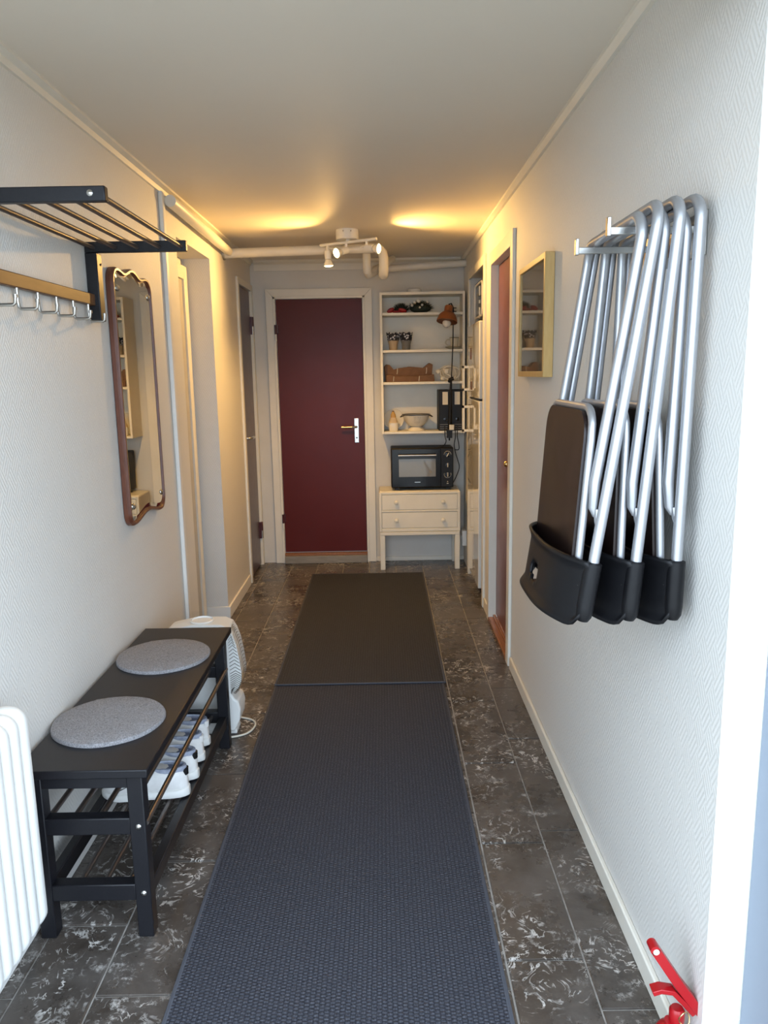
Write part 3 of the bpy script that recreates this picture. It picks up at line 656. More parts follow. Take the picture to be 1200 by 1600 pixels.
# ------------------------------------------------------------------ folding chairs hanging upside down
def chair(Xt, Xb, label):
    L = 0.845; Zb = 0.972; Yc = 1.735
    o = empty('folding_chair', (Xb, Yc, Zb), label, 'chair', 'folding chairs hanging on the wall rack')
    o.rotation_euler = (0, -math.asin((Xt-Xb)/L), PI)
    W_ = 0.215; R = 0.045; top = L
    pts = [(0, W_, 0.040), (0, W_, 0.4)]+[(0, W_-R+R*math.cos(a), top-R+R*math.sin(a)) for a in [i*PI/2/7 for i in range(8)]]
    pts += [(0, -y, z) for (_, y, z) in reversed(pts)]
    MB().tube(pts, 0.0112, 12).build('outer_frame', 'silver', o, local=True)
    w2 = 0.198; t2 = 0.824; R2 = 0.045
    pts = [(0.010, w2+0.004, 0.235), (0.018, w2+0.004, 0.250), (0.022, w2, 0.30), (0.020, w2, 0.6)]+[(0.020+0.004*math.sin(a), w2-R2+R2*math.cos(a), t2-R2+R2*math.sin(a)) for a in [i*PI/2/7 for i in range(8)]]
    pts += [(x, -y, z) for (x, y, z) in reversed(pts)]
    rr = [0.006, 0.009, 0.0112]+[0.0112]*(len(pts)-6)+[0.0112, 0.009, 0.006]
    MB().tube(pts, rr, 12).build('inner_frame', 'silver', o, local=True)
    for s in (-1, 1):
        MB().add([], []).tube([(0.008, s*0.206, 0.25), (0.004, s*0.208, 0.225), (0.0, s*0.210, 0.205)], [0.010, 0.008, 0.005], 8).build('pivot_lug', 'silver', o, local=True)
    # seat panel with tubular rim
    hw, z0, z1, r = 0.180, 0.050, 0.440, 0.055
    sx = lambda z: 0.020+0.030*(z-z0)/(z1-z0)
    ol = [(hw, z0)]+[(hw-r+r*math.cos(a), z1-r+r*math.sin(a)) for a in [i*PI/2/7 for i in range(8)]]+[(-(hw-r)-r*math.sin(a), z1-r+r*math.cos(a)) for a in [i*PI/2/7 for i in range(8)]]+[(-hw, z0)]
    n = len(ol); b = MB()
    cen = (0.0, 0.26); vs = []
    for s, dx in ((1.0, 0.0), (1.0, 0.010), (0.80, 0.0095), (0.5, 0.005), (0.2, 0.003)):
        vs += [(sx(cen[1]+(z-cen[1])*s)+dx, y*s, cen[1]+(z-cen[1])*s) for y, z in ol]
    b.add(vs, [(i*n+j, i*n+(j+1) % n, (i+1)*n+(j+1) % n, (i+1)*n+j) for i in range(4) for j in range(n)]+[tuple(range(n-1, -1, -1)), tuple(range(4*n, 5*n))])
    st = b.build('seat', 'seat', o, local=True)
    rim = [(sx(z)-0.004, y*1.03, z+(0.008 if z > 0.4 else 0)) for y, z in ol]
    MB().tube(rim, 0.0085, 10).build('seat_rim', 'silver', o, local=True)
    # backrest shell with grip hole
    NU, NV = 48, 16; hgt = 0.142; B = MB(); ok = set(); idx = {}
    def bx(u, v): return 0.004+0.060*(1-abs(u)**3.2)+0.010*max(0, v-0.85)/0.15+0.010*max(0, 0.14-v)/0.14
    def bz(u, v):
        c = max(0.0, (abs(u)-0.86)/0.14); lo = 0.026*(1-math.sqrt(max(0.0, 1-c*c)))
        return lo+(hgt-lo)*v
    for i in range(NU+1):
        for j in range(NV+1):
            u = -1+2*i/NU; v = j/NV; idx[i, j] = len(B.v); B.v.append(Vector((bx(u, v), u*0.226, bz(u, v))))
    for i in range(NU):
        for j in range(NV):
            u = -1+2*(i+0.5)/NU; v = (j+0.5)/NV
            if (u/0.17)**2+((v-0.42)/0.17)**2 < 1: continue
            B.f.append((idx[i, j], idx[i+1, j], idx[i+1, j+1], idx[i, j+1]))
    br_ = B.build('backrest', 'plastic', o, local=True, solid=0.007)
    for s in (-1, 1):
        MB().lathe([(0.004, 0.014), (0.011, 0.016), (0.0165, 0.026), (0.0180, 0.045), (0.0180, 0.139), (0.0115, 0.142)], (0.0, s*0.214, 0), 16).build('backrest_sleeve', 'plastic', br_, local=True)
        MB().ball((0.019, s*0.206, 0.088), 0.004, 8).build('rivet', 'steel', br_, local=True)
    return o
chair(0.531, 0.404, 'silver folding chair with dark seat, hung outermost on the wall rack')
chair(0.570, 0.500, 'silver folding chair with dark seat, hung between two others on the rack')
chair(0.607, 0.592, 'silver folding chair with dark seat, hung flat against the wallpaper')

rk = empty('chair_rack', (XR, 1.74, 1.70), 'steel wall hook rack with two prongs carrying the folding chairs', 'rack')
MB().box(XR-0.006, XR-0.001, 1.56, 1.92, 1.715, 1.80).build('back_plate', 'steel', rk, 0.002)
for y in (1.612, 1.866):
    MB().box(0.462, XR-0.005, y-0.004, y+0.004, 1.763, 1.778).build('prong', 'steel', rk, 0.0015)
    MB().box(0.455, 0.463, y-0.007, y+0.007, 1.760, 1.797).build('prong_tip', 'steel', rk, 0.0015)
for y in (1.58, 1.74, 1.90):
    MB().box(XR-0.0075, XR-0.0055, y-0.010, y+0.010, 1.735, 1.775).build('slot', 'mirrorwood', rk)

# ------------------------------------------------------------------ picture frame
pf = empty('picture_frame', (XR, 3.18, 1.47), 'framed dim picture behind glass in a deep pale oak frame', 'picture')
py0, py1, pz0, pz1, pxf = 2.905, 3.44, 1.472, 1.922, 0.601
fwd = 0.022
def fbar(poly): MB().prism(poly, 0, pxf, XR-0.001).build('frame_bar', 'paleoak', pf, 0.0015)
fbar([(py0, pz0), (py0+fwd, pz0+fwd), (py0+fwd, pz1-fwd), (py0, pz1)])
fbar([(py1, pz0), (py1, pz1), (py1-fwd, pz1-fwd), (py1-fwd, pz0+fwd)])
fbar([(py0, pz0), (py1, pz0), (py1-fwd, pz0+fwd), (py0+fwd, pz0+fwd)])
fbar([(py0, pz1), (py0+fwd, pz1-fwd), (py1-fwd, pz1-fwd), (py1, pz1)])
MB().box(pxf+0.014, pxf+0.018, py0+fwd, py1-fwd, pz0+fwd, pz1-fwd).build('print', 'picture', pf)
MB().box(pxf+0.006, pxf+0.009, py0+fwd, py1-fwd, pz0+fwd, pz1-fwd).build('glass_pane', 'glass', pf, smooth=False)

# ------------------------------------------------------------------ fire extinguisher
EX, EY = 0.588, 1.405
fe = empty('fire_extinguisher', (EX, EY, 0), 'small red fire extinguisher standing against the wall by the entrance', 'extinguisher')
MB().lathe([(0.030, 0.0), (0.034, 0.004), (0.034, 0.095), (0.032, 0.112), (0.024, 0.126), (0.013, 0.133), (0.013, 0.142)], (EX, EY, 0), 32).build('cylinder', 'red_ext', fe)
MB().lathe([(0.014, 0.138), (0.016, 0.142), (0.016, 0.166), (0.012, 0.172)], (EX+0.012, EY, 0), 20).build('valve', 'red_ext', fe)
def strip(name, pts, wv, th, m, par, hole=None):
    b = MB(); pts = [Vector(p) for p in pts]; wv = Vector(wv); k = len(pts)
    for i, p in enumerate(pts):
        t = (pts[min(i+1, k-1)]-pts[max(i-1, 0)]).normalized(); nn = t.cross(wv).normalized()
        for a, c in ((-1, -1), (1, -1), (1, 1), (-1, 1)): b.v.append(p+wv*a*0.5+nn*c*th*0.5)
    b.f += [(i*4+j, i*4+(j+1) % 4, i*4+4+(j+1) % 4, i*4+4+j) for i in range(k-1) for j in range(4)]+[(3, 2, 1, 0), tuple(range(4*k-4, 4*k))]
    return b.build(name, m, par, 0.0015)
a0 = atY(1098, 1585, EY); a1 = atY(1021, 1479, EY)
strip('carry_handle', [a0, a0.lerp(a1, 0.5)+Vector((-0.002, 0, -0.002)), a1], (0, 0.026, 0), 0.020, 'red_ext', fe)
dirn = (a1-a0).normalized()
MB().cyl(a1-Vector((0, 0.013, 0)), a1+Vector((0, 0.013, 0)), 0.0101, 18).build('handle_end', 'red_ext', fe)
MB().cyl(a1-Vector((0, 0.0138, 0))-dirn*0.003, a1+Vector((0, 0.0138, 0))-dirn*0.003, 0.0065, 14).build('handle_hole', 'appl', fe)
b0 = atY(1082, 1580, EY); b1 = atY(1050, 1546, EY); b2 = atY(1018, 1546, EY)
strip('squeeze_lever', [b0, b0.lerp(b1, 0.5)+Vector((-0.001, 0, 0.002)), b1, b1.lerp(b2, 0.6)+Vector((0, 0, 0.004)), b2+Vector((0, 0, -0.002))], (0, 0.024, 0), 0.011, 'red_ext', fe)
rc = atY(1069, 1592, EY-0.03)
MB().tube([rc+Vector((0.011*math.cos(a), 0.003*math.sin(a*2), 0.015*math.sin(a))) for a in [i*2*PI/20 for i in range(21)]], 0.0013, 6).build('safety_ring', 'brass', fe)

# ------------------------------------------------------------------ fridge in the niche
fr = empty('fridge_freezer', (0.92, 5.18, 0), 'tall glossy white fridge-freezer standing in the wall niche', 'fridge')
FX, FY0, FY1 = 0.607, 4.86, 5.485
MB().box(FX+0.055, 1.25, FY0, FY1, 0.09, 1.805).build('cabinet', 'fridge', fr, 0.006)
MB().box(FX+0.07, 1.2, FY0+0.02, FY1-0.02, 0.0, 0.09).build('plinth', 'blackmat', fr)
for i in range(6): MB().box(FX+0.062, FX+0.07, FY0+0.03, FY1-0.14, 0.012+i*0.012, 0.018+i*0.012).build('vent_slat', 'blackgloss', fr)
MB().box(FX+0.05, FX+0.09, FY1-0.10, FY1-0.02, 0.0, 0.088).build('plinth_end', 'fridge', fr, 0.003)
for (za, zb, ha, hb, nm) in ((1.325, 1.805, 1.365, 1.535, 'freezer_door'), (0.095, 1.312, 1.08, 1.262, 'fridge_door')):
    d = MB().box(FX, FX+0.05, FY0, FY1, za, zb).build(nm, 'fridge', fr, 0.007)
    hh = MB()
    hy = FY1-0.06
    hh.box(FX-0.046, FX-0.034, hy-0.012, hy+0.012, ha, hb).box(FX-0.046, FX, hy-0.012, hy+0.012, ha, ha+0.016).box(FX-0.046, FX, hy-0.012, hy+0.012, hb-0.016, hb)
    hh.build('handle', 'cream', d)
    MB().box(FX-0.004, FX, hy-0.016, hy+0.016, ha, hb).build('handle_base', 'cream', d, 0.001)
MB().box(FX+0.004, FX+0.05, FY0+0.004, FY1-0.10, 1.3125, 1.3245).build('door_gap', 'blackmat', fr)
tag(MB().lathe([(0.030, 0), (0.030, 0.003), (0.028, 0.004), (1e-6, 0.004)], (FX-0.0005, 5.30, 1.615), 20, Matrix.Rotation(-PI/2, 3, 'Y') @ Matrix.Diagonal((1.3, 0.7, 1))).build('fridge_magnet', 'mirrorwood'),
    'dark oval magnet stuck on the freezer door', 'magnet')
tag(MB().box(FX-0.003, FX-0.0005, 5.22, 5.30, 1.375, 1.43).build('fridge_magnet', 'railwood', bevel=0.0005), 'small brown square magnet stuck below the oval one', 'magnet')

mw = empty('microwave_oven', (0.85, 5.24, 1.8065), 'black microwave with white rounded door outline on top of the fridge', 'microwave')
MX, MY0, MY1, MZ0, MZ1 = 0.655, 5.00, 5.475, 1.822, 2.085
MB().box(MX+0.02, 1.0, MY0, MY1, MZ0, MZ1).build('body', 'blackmat', mw, 0.005)
MB().box(MX, MX+0.02, MY0, MY1, MZ0, MZ1).build('door', 'blackgloss', mw, 0.003)
ya, yb, za, zb, r = 5.05, 5.44, MZ0+0.03, MZ1-0.02, 0.045
rp = [(yb-r+r*math.cos(a), zb-r+r*math.sin(a)) for a in [i*PI/2/5 for i in range(6)]]+[(ya+r-r*math.sin(a), zb-r+r*math.cos(a)) for a in [i*PI/2/5 for i in range(6)]] + \
     [(ya+r-r*math.cos(a), za+r-r*math.sin(a)) for a in [i*PI/2/5 for i in range(6)]]+[(yb-r+r*math.sin(a), za+r-r*math.cos(a)) for a in [i*PI/2/5 for i in range(6)]]
rp.append(rp[0]); MB().tube([(MX-0.004, y, z) for y, z in rp], 0.007, 8).build('door_outline', 'white', mw)
for a, c in ((0.02, 0.09), (0.115, 0.135), (0.165, 0.225)): MB().box(MX-0.006, MX+0.001, 5.21, 5.235, MZ0+a, MZ0+c).build('panel_mark', 'white', mw)
for y in (5.03, 5.44): MB().cyl((MX+0.04, y, 1.8062), (MX+0.04, y, MZ0), 0.014, 10).build('foot', 'white', mw)
nc = struct(empty('trim_4', (XR, 5.2, 0)))
casing(nc, 'niche_casing', 0, NI[0]+0.01, NI[1]-0.01, NI[2]-0.01, 0.055, XR, -0.016)
so = empty('wall_socket', (XR, 5.86, 0.18), 'white wall socket box low on the wall beside the cream dresser', 'socket')
MB().box(XR-0.036, XR-0.001, 5.815, 5.905, 0.165, 0.285).build('housing', 'appl', so, 0.004)
MB().lathe([(0.018, 0), (0.020, 0.002), (0.020, 0.004)], (XR-0.036, 5.86, 0.225), 18, Matrix.Rotation(-PI/2, 3, 'Y')).build('outlet', 'white', so)

# ------------------------------------------------------------------ wall shelf
SX0, SX1, SYF, SZ0, SZ1 = -0.006, 0.622, YB-0.235, 1.040, 2.077
sh = empty('wall_shelf', (0.31, YB-0.09, SZ0), 'white wall-mounted shelf unit with three shelves above the toaster oven', 'shelf')
MB().box(SX0, SX0+0.018, SYF, YB-0.002, SZ0, SZ1).build('side_panel', 'cream', sh, 0.0015)
MB().box(SX1-0.018, SX1, SYF, YB-0.002, SZ0, SZ1).build('side_panel', 'cream', sh, 0.0015)
MB().box(SX0+0.018, SX1-0.018, SYF, YB-0.002, SZ1-0.020, SZ1).build('top_panel', 'cream', sh, 0.0015)
MB().box(SX0+0.018, SX1-0.018, SYF, YB-0.002, SZ0, SZ0+0.018).build('bottom_panel', 'cream', sh, 0.0015)
MB().box(SX0+0.018, SX1-0.018, YB-0.008, YB-0.002, SZ0+0.018, SZ1-0.02).build('back_panel', 'cream', sh)
STOP = [1.930, 1.662, 1.427]
for z in STOP: MB().box(SX0+0.0185, SX1-0.0185, SYF+0.002, YB-0.009, z-0.019, z).build('shelf_board', 'cream', sh, 0.0015)
S0 = SZ0+0.018; YS = YB-0.125
for z in STOP:
    for x in (SX0+0.022, SX1-0.022): MB().cyl((x, SYF+0.03, z-0.030), (x, SYF+0.03, z-0.0195), 0.004, 8).build('shelf_pin', 'gray_steel', sh)

tag(MB().lathe([(0.050, 0), (0.054, 0.006), (0.052, 0.026), (0.045, 0.030), (1e-6, 0.030)], (0.255, YS, SZ1+0.0003), 28).build('smoke_alarm', 'appl'), 'flat round white smoke alarm lying on the shelf unit', 'smoke alarm')

# wreath and ribbon on the top shelf
wt = empty('fir_wreath', (0.27, YS, STOP[0]), 'dark fir wreath with white ornaments on the top shelf', 'wreath')
cw = MB(); nd = MB(); rnd = random.Random(3)
for (cx, w_, hgt) in ((0.155, 0.055, 0.065), (0.30, 0.095, 0.085)):
    cw.ball((cx, YS, STOP[0]+hgt*0.42), 0.5, 14, (w_*1.7, 0.09, hgt*0.80))
    for i in range(420):
        a = rnd.uniform(0, 2*PI); e = rnd.uniform(-0.1, 1.0)
        d = Vector((math.cos(a)*math.cos(e*1.5), math.sin(a)*math.cos(e*1.5), math.sin(e*1.5)))
        p = Vector((cx, YS, STOP[0]+hgt*0.42))+Vector((d.x*w_*0.78, d.y*0.04, d.z*hgt*0.36))
        q = p+Vector((d.x*0.024+rnd.uniform(-.008, .008), d.y*0.018+rnd.uniform(-.008, .008), abs(d.z)*0.022+rnd.uniform(-.004, .010)))
        q.z = max(q.z, STOP[0]+0.002); p.z = max(p.z, STOP[0]+0.003)
        if (q-p).length > 0.004: nd.tube([p, q], [0.0013, 0.0004], 3, caps=False)
cw.build('core', 'needle', wt)
no = nd.build('needles', 'needle', wt, smooth=False); no['kind'] = 'stuff'
for (x, z, r) in ((0.255, 0.078, 0.011), (0.285, 0.088, 0.015), (0.31, 0.058, 0.009), (0.352, 0.082, 0.010), (0.235, 0.055, 0.010), (0.292, 0.04, 0.008)):
    MB().ball((x, YS-0.045, STOP[0]+z), r, 12).build('ornament', 'ornament', wt)
rb = empty('ribbon_bow', (0.12, YS-0.06, STOP[0]), 'red ribbon bow lying in front of the dark wreath', 'bow')
def puff(cx, cz, rx, rz, tilt, nm):
    q = Matrix.Rotation(-tilt, 3, 'Y') @ Matrix.Diagonal((rx, 0.012, rz)); b = MB()
    b.lathe([(max(math.sin(PI*i/10), 1e-6)*(1+0.12*math.sin(i*2.1)), -math.cos(PI*i/10)) for i in range(11)], (cx, YS-0.062, cz), 16, q)
    for v in b.v: v.z = max(v.z, STOP[0]+0.0006)
    return b.build(nm, 'ribbon', rb)
puff(0.075, STOP[0]+0.020, 0.030, 0.017, 0.5, 'loop'); puff(0.163, STOP[0]+0.019, 0.032, 0.016, -0.3, 'loop'); puff(0.12, STOP[0]+0.010, 0.034, 0.010, 0, 'knot')

# flared pots and cup on the second shelf
def pot(cx, m, lb, tilt):
    e = empty('flared_pot', (cx, YS, STOP[1]), lb, 'pot', 'patterned pots on the shelf')
    MB().lathe([(0.028, 0.0003), (0.031, 0.01), (0.033, 0.045), (0.042, 0.072), (0.043, 0.074), (0.038, 0.072), (0.030, 0.045), (0.028, 0.01)], (cx, YS, STOP[1]), 24).build('pot', m, e)
    n = 24; b = MB()
    for i in range(n):
        a = 2*PI*i/n; rr = 1+0.10*math.cos(6*a+tilt)
        b.v += [Vector((cx+0.041*math.cos(a), YS+0.041*math.sin(a), STOP[1]+0.070)), Vector((cx+0.047*rr*math.cos(a), YS+0.047*rr*math.sin(a), STOP[1]+0.128+0.006*math.cos(6*a)))]
    b.f += [(2*i, 2*((i+1) % n), 2*((i+1) % n)+1, 2*i+1) for i in range(n)]
    b.build('patterned_rim', 'patt', e, solid=0.002)
    MB().lathe([(1e-6, 0.112), (0.043, 0.112)], (cx, YS, STOP[1]), 24).build('filling', 'patt', e)
pot(0.092, 'potcream', 'peach-coloured flared pot with black-and-white patterned rim', 0); pot(0.189, 'potgrey', 'grey ribbed flared pot with black-and-white patterned rim', 1)
cp = empty('cup', (0.552, YS, STOP[1]+0.016), 'cream coffee cup standing on its saucer', 'cup')
MB().lathe([(0.020, 0.0045), (0.026, 0.006), (0.030, 0.050), (0.034, 0.072), (0.036, 0.074), (0.033, 0.072), (0.028, 0.050), (0.020, 0.012), (1e-6, 0.010)], (0.552, YS, STOP[1]+0.012), 28).build('bowl', 'china', cp)
MB().lathe([(0.0335, 0.071), (0.037, 0.072), (0.0365, 0.077), (0.0335, 0.076)], (0.552, YS, STOP[1]+0.012), 28).build('rim_band', 'chinatrim', cp)
MB().tube(spline([(0.524, YS, STOP[1]+0.070), (0.500, YS, STOP[1]+0.072), (0.486, YS, STOP[1]+0.052), (0.500, YS, STOP[1]+0.032), (0.526, YS, STOP[1]+0.028)]), 0.0045, 8).build('handle', 'china', cp)
sa = empty('saucer', (0.552, YS, STOP[1]), 'cream saucer with olive rim under the cup', 'saucer')
MB().lathe([(0.034, 0.0003), (0.036, 0.004), (0.060, 0.011), (0.068, 0.0165), (0.066, 0.0185), (0.056, 0.0135), (0.030, 0.0100), (1e-6, 0.0100)], (0.552, YS, STOP[1]), 32).build('plate', 'china', sa)
MB().lathe([(0.064, 0.0175), (0.0685, 0.0165), (0.070, 0.0185), (0.066, 0.0205)], (0.552, YS, STOP[1]), 32).build('rim_band', 'chinatrim', sa)

# folded brown bags and coiled cord on the third shelf
def bag(x0, x1, z0, z1, yb, yf, ear, lb, ties):
    e = empty('folded_bag', ((x0+x1)/2, (yb+yf)/2, z0), lb, 'bag', 'folded brown bags on the shelf')
    pts = [(x0, z0)]
    pts += [(x1, z0), (x1+0.006, z1)]
    if ear: pts = [(x0, z0), (x1-0.012, z0), (x1-0.010, z1-0.03), (x1-0.005, z1+0.028), (x1-0.03, z1+0.040), (x1-0.075, z1+0.004), (x1-0.15, z1+0.012), ((x0+x1)/2, z1+0.014), (x0+0.10, z1+0.004), (x0+0.065, z1-0.006), (x0+0.035, z1+0.030), (x0+0.008, z1+0.034), (x0-0.006, z1+0.018)]
    else: pts = [(x0, z0), (x1, z0), (x1-0.004, z1), (x1-0.10, z1-0.004), (x1-0.14, z1-0.012), (x0+0.16, z1-0.006), (x0+0.07, z1-0.010), (x0+0.045, z1+0.002), (x0, z1)]
    MB().prism(pts, 1, yf, yb).build('card', 'paperbag', e, 0.003)
    zt = z1+0.006 if ear else z1-0.012
    for tx in ties: MB().tube([(tx-0.002, yf-0.001, z0+(0.058 if ear else 0.004)), (tx+0.002, yf-0.0025, (z0+zt)/2+0.02), (tx+0.003, yf-0.001, zt)], 0.0026, 6).build('tie', 'label', e)
bag(0.026, 0.392, STOP[2]+0.0003, STOP[2]+0.098, YB-0.015, YS-0.018, True, 'folded brown card bag with upright ends standing at the back', (0.118, 0.338))
bag(0.034, 0.398, STOP[2]+0.0003, STOP[2]+0.052, YS-0.020, YS-0.062, False, 'flat folded brown card bag lying in front of another', (0.090, 0.282))
cc = empty('cord_coil', (0.51, YS, STOP[2]), 'coiled white extension cord with plug on the shelf', 'cord')
pts = []
for i in range(150):
    a = 2*PI*i/30; r = 0.050+0.014*math.sin(i*0.17); pts.append((0.512+r*math.cos(a)*(1.15+0.1*math.sin(i*0.11)), YS-0.03+0.03*math.sin(i*0.09)+0.006*math.sin(a), STOP[2]+0.062+0.050*math.sin(a)*(1+0.1*math.sin(i*0.23))))
MB().tube(pts, 0.0042, 6).build('coil', 'cordw', cc)
MB().box(0.468, 0.502, YS-0.074, YS-0.046, STOP[2]+0.055, STOP[2]+0.092).build('plug', 'cordw', cc, 0.006)
MB().tube(spline([(0.485, YS-0.06, STOP[2]+0.055), (0.520, YS-0.068, STOP[2]+0.035), (0.56, YS-0.06, STOP[2]+0.008)]), 0.0034, 6).build('cord_tail', 'cordw', cc)
MB().ball((0.430, YS-0.03, STOP[2]+0.072), 0.018, 10, (1.2, 0.8, 1)).ball((0.465, YS-0.03, STOP[2]+0.022), 0.020, 10, (1.2, 0.8, 1)).build('socket_end', 'cordw', cc)

# bottom shelf: plate, bottle, colander, binders
tp = empty('oval_plate', (0.10, YB-0.035, S0), 'clear oval platter leaning behind the bottle', 'plate')
q = Matrix.Rotation(math.radians(80), 3, 'X')
MB().lathe([(1e-6, 0), (0.055, 0.0), (0.078, 0.010), (0.080, 0.013), (0.055, 0.004), (1e-6, 0.004)], (0.088, YB-0.038, S0+0.083), 28, q).build('dish', 'enamel', tp)
MB().tube([(0.088+0.079*math.cos(a), YB-0.049+0.014*math.sin(a), S0+0.083+0.078*math.sin(a)) for a in [i*2*PI/28 for i in range(29)]], 0.0022, 6).build('rim', 'gray_steel', tp)
bt = empty('squeeze_bottle', (0.083, YS-0.045, S0), 'cream squeeze bottle with ochre cap on the bottom shelf', 'bottle')
def oct_loft(rows, c): 
    b = MB(); n = 20
    for (hx, hy, z) in rows:
        for k in range(n):
            a = 2*PI*k/n; cc_, ss = math.cos(a), math.sin(a)
            b.v.append(Vector((c[0]+hx*math.copysign(abs(cc_)**0.6, cc_), c[1]+hy*math.copysign(abs(ss)**0.6, ss), c[2]+z)))
    b.f += [(i*n+j, i*n+(j+1) % n, (i+1)*n+(j+1) % n, (i+1)*n+j) for i in range(len(rows)-1) for j in range(n)]+[tuple(range(n-1, -1, -1)), tuple(range((len(rows)-1)*n, len(rows)*n))]
    return b
cB = (0.083, YS-0.045, S0+0.0004)
oct_loft([(0.030, 0.020, 0), (0.034, 0.024, 0.008), (0.036, 0.024, 0.045), (0.036, 0.024, 0.062)], cB).build('body', 'enamel', bt)
oct_loft([(0.035, 0.0235, 0.062), (0.030, 0.020, 0.080), (0.018, 0.015, 0.105)], cB).build('shoulder', 'potcream', bt)
oct_loft([(0.020, 0.016, 0.103), (0.018, 0.015, 0.125), (0.010, 0.010, 0.143), (0.007, 0.007, 0.148)], cB).build('cap', 'yellow', bt)
oct_loft([(0.008, 0.008, 0.147), (0.007, 0.007, 0.154)], cB).build('nozzle', 'railwood', bt)
MB().box(0.083-0.033, 0.083+0.033, cB[1]-0.0255, cB[1]-0.023, S0+0.058, S0+0.064).build('band', 'label', bt)
co = empty('colander', (0.258, YS-0.01, S0), 'cream enamel colander with dark rim on a flared foot', 'colander')
cC = (0.258, YS-0.01, S0+0.0004)
MB().lathe([(0.068, 0), (0.066, 0.004), (0.046, 0.022), (0.040, 0.030), (0.036, 0.030), (0.042, 0.020), (0.062, 0.002)], cC, 32).build('foot', 'enamel', co)
MB().lathe([(0.030, 0.028), (0.060, 0.040), (0.085, 0.070), (0.104, 0.112), (0.108, 0.120), (0.104, 0.120), (0.082, 0.072), (0.058, 0.044), (1e-6, 0.034)], cC, 36).build('bowl', 'enamel', co)
MB().lathe([(0.106, 0.117), (0.1105, 0.119), (0.1105, 0.123), (0.106, 0.124), (0.104, 0.120)], cC, 36).build('rim', 'enamel_dark', co)
for s in (-1, 1):
    a = math.radians(200 if s < 0 else -20); c, sn = math.cos(a), math.sin(a)
    MB().tube([(cC[0]+0.108*math.cos(a+t)+0.022*c*math.cos(t*7.85), cC[1]+0.075*math.sin(a+t)-0.030, cC[2]+0.118-0.012*math.cos(t*7.85)) for t in (-0.2, -0.1, 0, 0.1, 0.2)], 0.0035, 6).build('handle', 'enamel_dark', co)
for i in range(5):
    for k in range(5):
        a = -PI/2+0.04+(i-2)*0.11; z = 0.066+0.010*k; t = (z-0.040)/0.080; r = 0.060+0.047*t**0.75
        MB().ball((cC[0]+r*math.cos(a), cC[1]+r*math.sin(a), cC[2]+z), 0.0024, 6).build('hole', 'enamel_dark', co)
for (xa, xb, lx, lb) in ((0.427, 0.512, 0.475, 'black ring binder with white spine label beside the colander'), (0.524, 0.606, 0.566, 'black ring binder with white spine label beside the shelf side')):
    e = empty('ring_binder', ((xa+xb)/2, YS, S0), lb, 'binder', 'black binders on the bottom shelf')
    MB().box(xa, xb, SYF+0.020, YB-0.012, S0+0.0004, S0+0.305).build('cover', 'blackmat', e, 0.004)
    MB().box(lx-0.020, lx+0.020, SYF+0.018, SYF+0.0205, S0+0.195, S0+0.290).build('spine_label', 'label', e)
    for i in range(3): MB().box(xa+0.008, xb-0.008, SYF+0.0185, SYF+0.0202, S0+0.012+0.016*i, S0+0.016+0.016*i).build('spine_line', 'potgrey', e)
    MB().lathe([(0.011, 0), (0.013, 0.001), (0.013, 0.002), (0.011, 0.0025)], (lx, SYF+0.020, S0+0.085), 16, Matrix.Rotation(PI/2, 3, 'X')).build('finger_hole', 'blackgloss', e)

# clamp lamp with terracotta shade at the shelf front
lp = empty('clamp_lamp', (0.508, 5.845, 1.05), 'black clamp lamp with terracotta shade fixed to the shelf front', 'lamp')
YL = 5.795
q = Matrix.Rotation(math.radians(9), 3, 'Y') @ Matrix.Rotation(math.radians(-14), 3, 'X')
lc = Vector((0.482, YL-0.045, 1.855))
MB().lathe([(0.076, 0.0), (0.073, 0.018), (0.060, 0.050), (0.042, 0.068), (0.031, 0.074), (0.030, 0.112), (0.027, 0.118), (0.005, 0.119), (0.004, 0.115), (0.026, 0.112), (0.028, 0.074), (0.040, 0.064), (0.057, 0.046), (0.070, 0.016), (0.073, 0.0)], lc, 36, q).build('lamp_shade', 'terra', lp)
MB().lathe([(0.013, 0.055), (0.014, 0.030), (0.026, 0.010), (0.032, -0.010), (0.028, -0.028), (0.015, -0.039), (1e-6, -0.042)], lc, 20, q).build('bulb', 'bulbglass', lp)
MB().tube([lc+q @ Vector((0, 0, 0.117)), lc+q @ Vector((0, 0, 0.132)), (0.515, YL-0.030, 1.985), (0.530, YL-0.01, 1.96), (0.533, YL, 1.93)], 0.0055, 8).build('shade_joint', 'blackmat', lp)
for z in (1.955, 1.930): MB().cyl((0.512, YL-0.01, z), (0.556, YL-0.004, z), 0.0032, 8).build('adjust_screw', 'blackmat', lp)
MB().tube([(0.534, YL, 1.96), (0.530, YL, 1.70), (0.518, YL, 1.44)], 0.0042, 8).build('upper_rod', 'blackmat', lp)
MB().cyl((0.500, YL, 1.435), (0.534, YL, 1.448), 0.014, 12).ball((0.505, YL-0.004, 1.43), 0.015, 10).build('elbow_joint', 'blackmat', lp)
MB().tube([(0.516, YL, 1.43), (0.508, YL, 1.20), (0.503, YL, 1.07)], [0.008, 0.012, 0.012], 10).build('lower_arm', 'blackmat', lp)
MB().box(0.482, 0.524, YL-0.012, YL+0.018, 1.052, 1.072).box(0.482, 0.524, YL-0.012, YL+0.018, 1.006, 1.018).box(0.482, 0.524, YL-0.012, YL-0.004, 1.018, 1.052).cyl((0.503, YL+0.006, 0.985), (0.503, YL+0.006, 1.03), 0.006, 10).build('clamp', 'blackmat', lp, 0.002)
tag(MB().box(0.500, 0.536, YL-0.030, YL-0.0125, 1.066, 1.106).build('plug_adapter', 'cordw', bevel=0.003), 'small cream plug adapter hanging at the lamp clamp', 'plug')
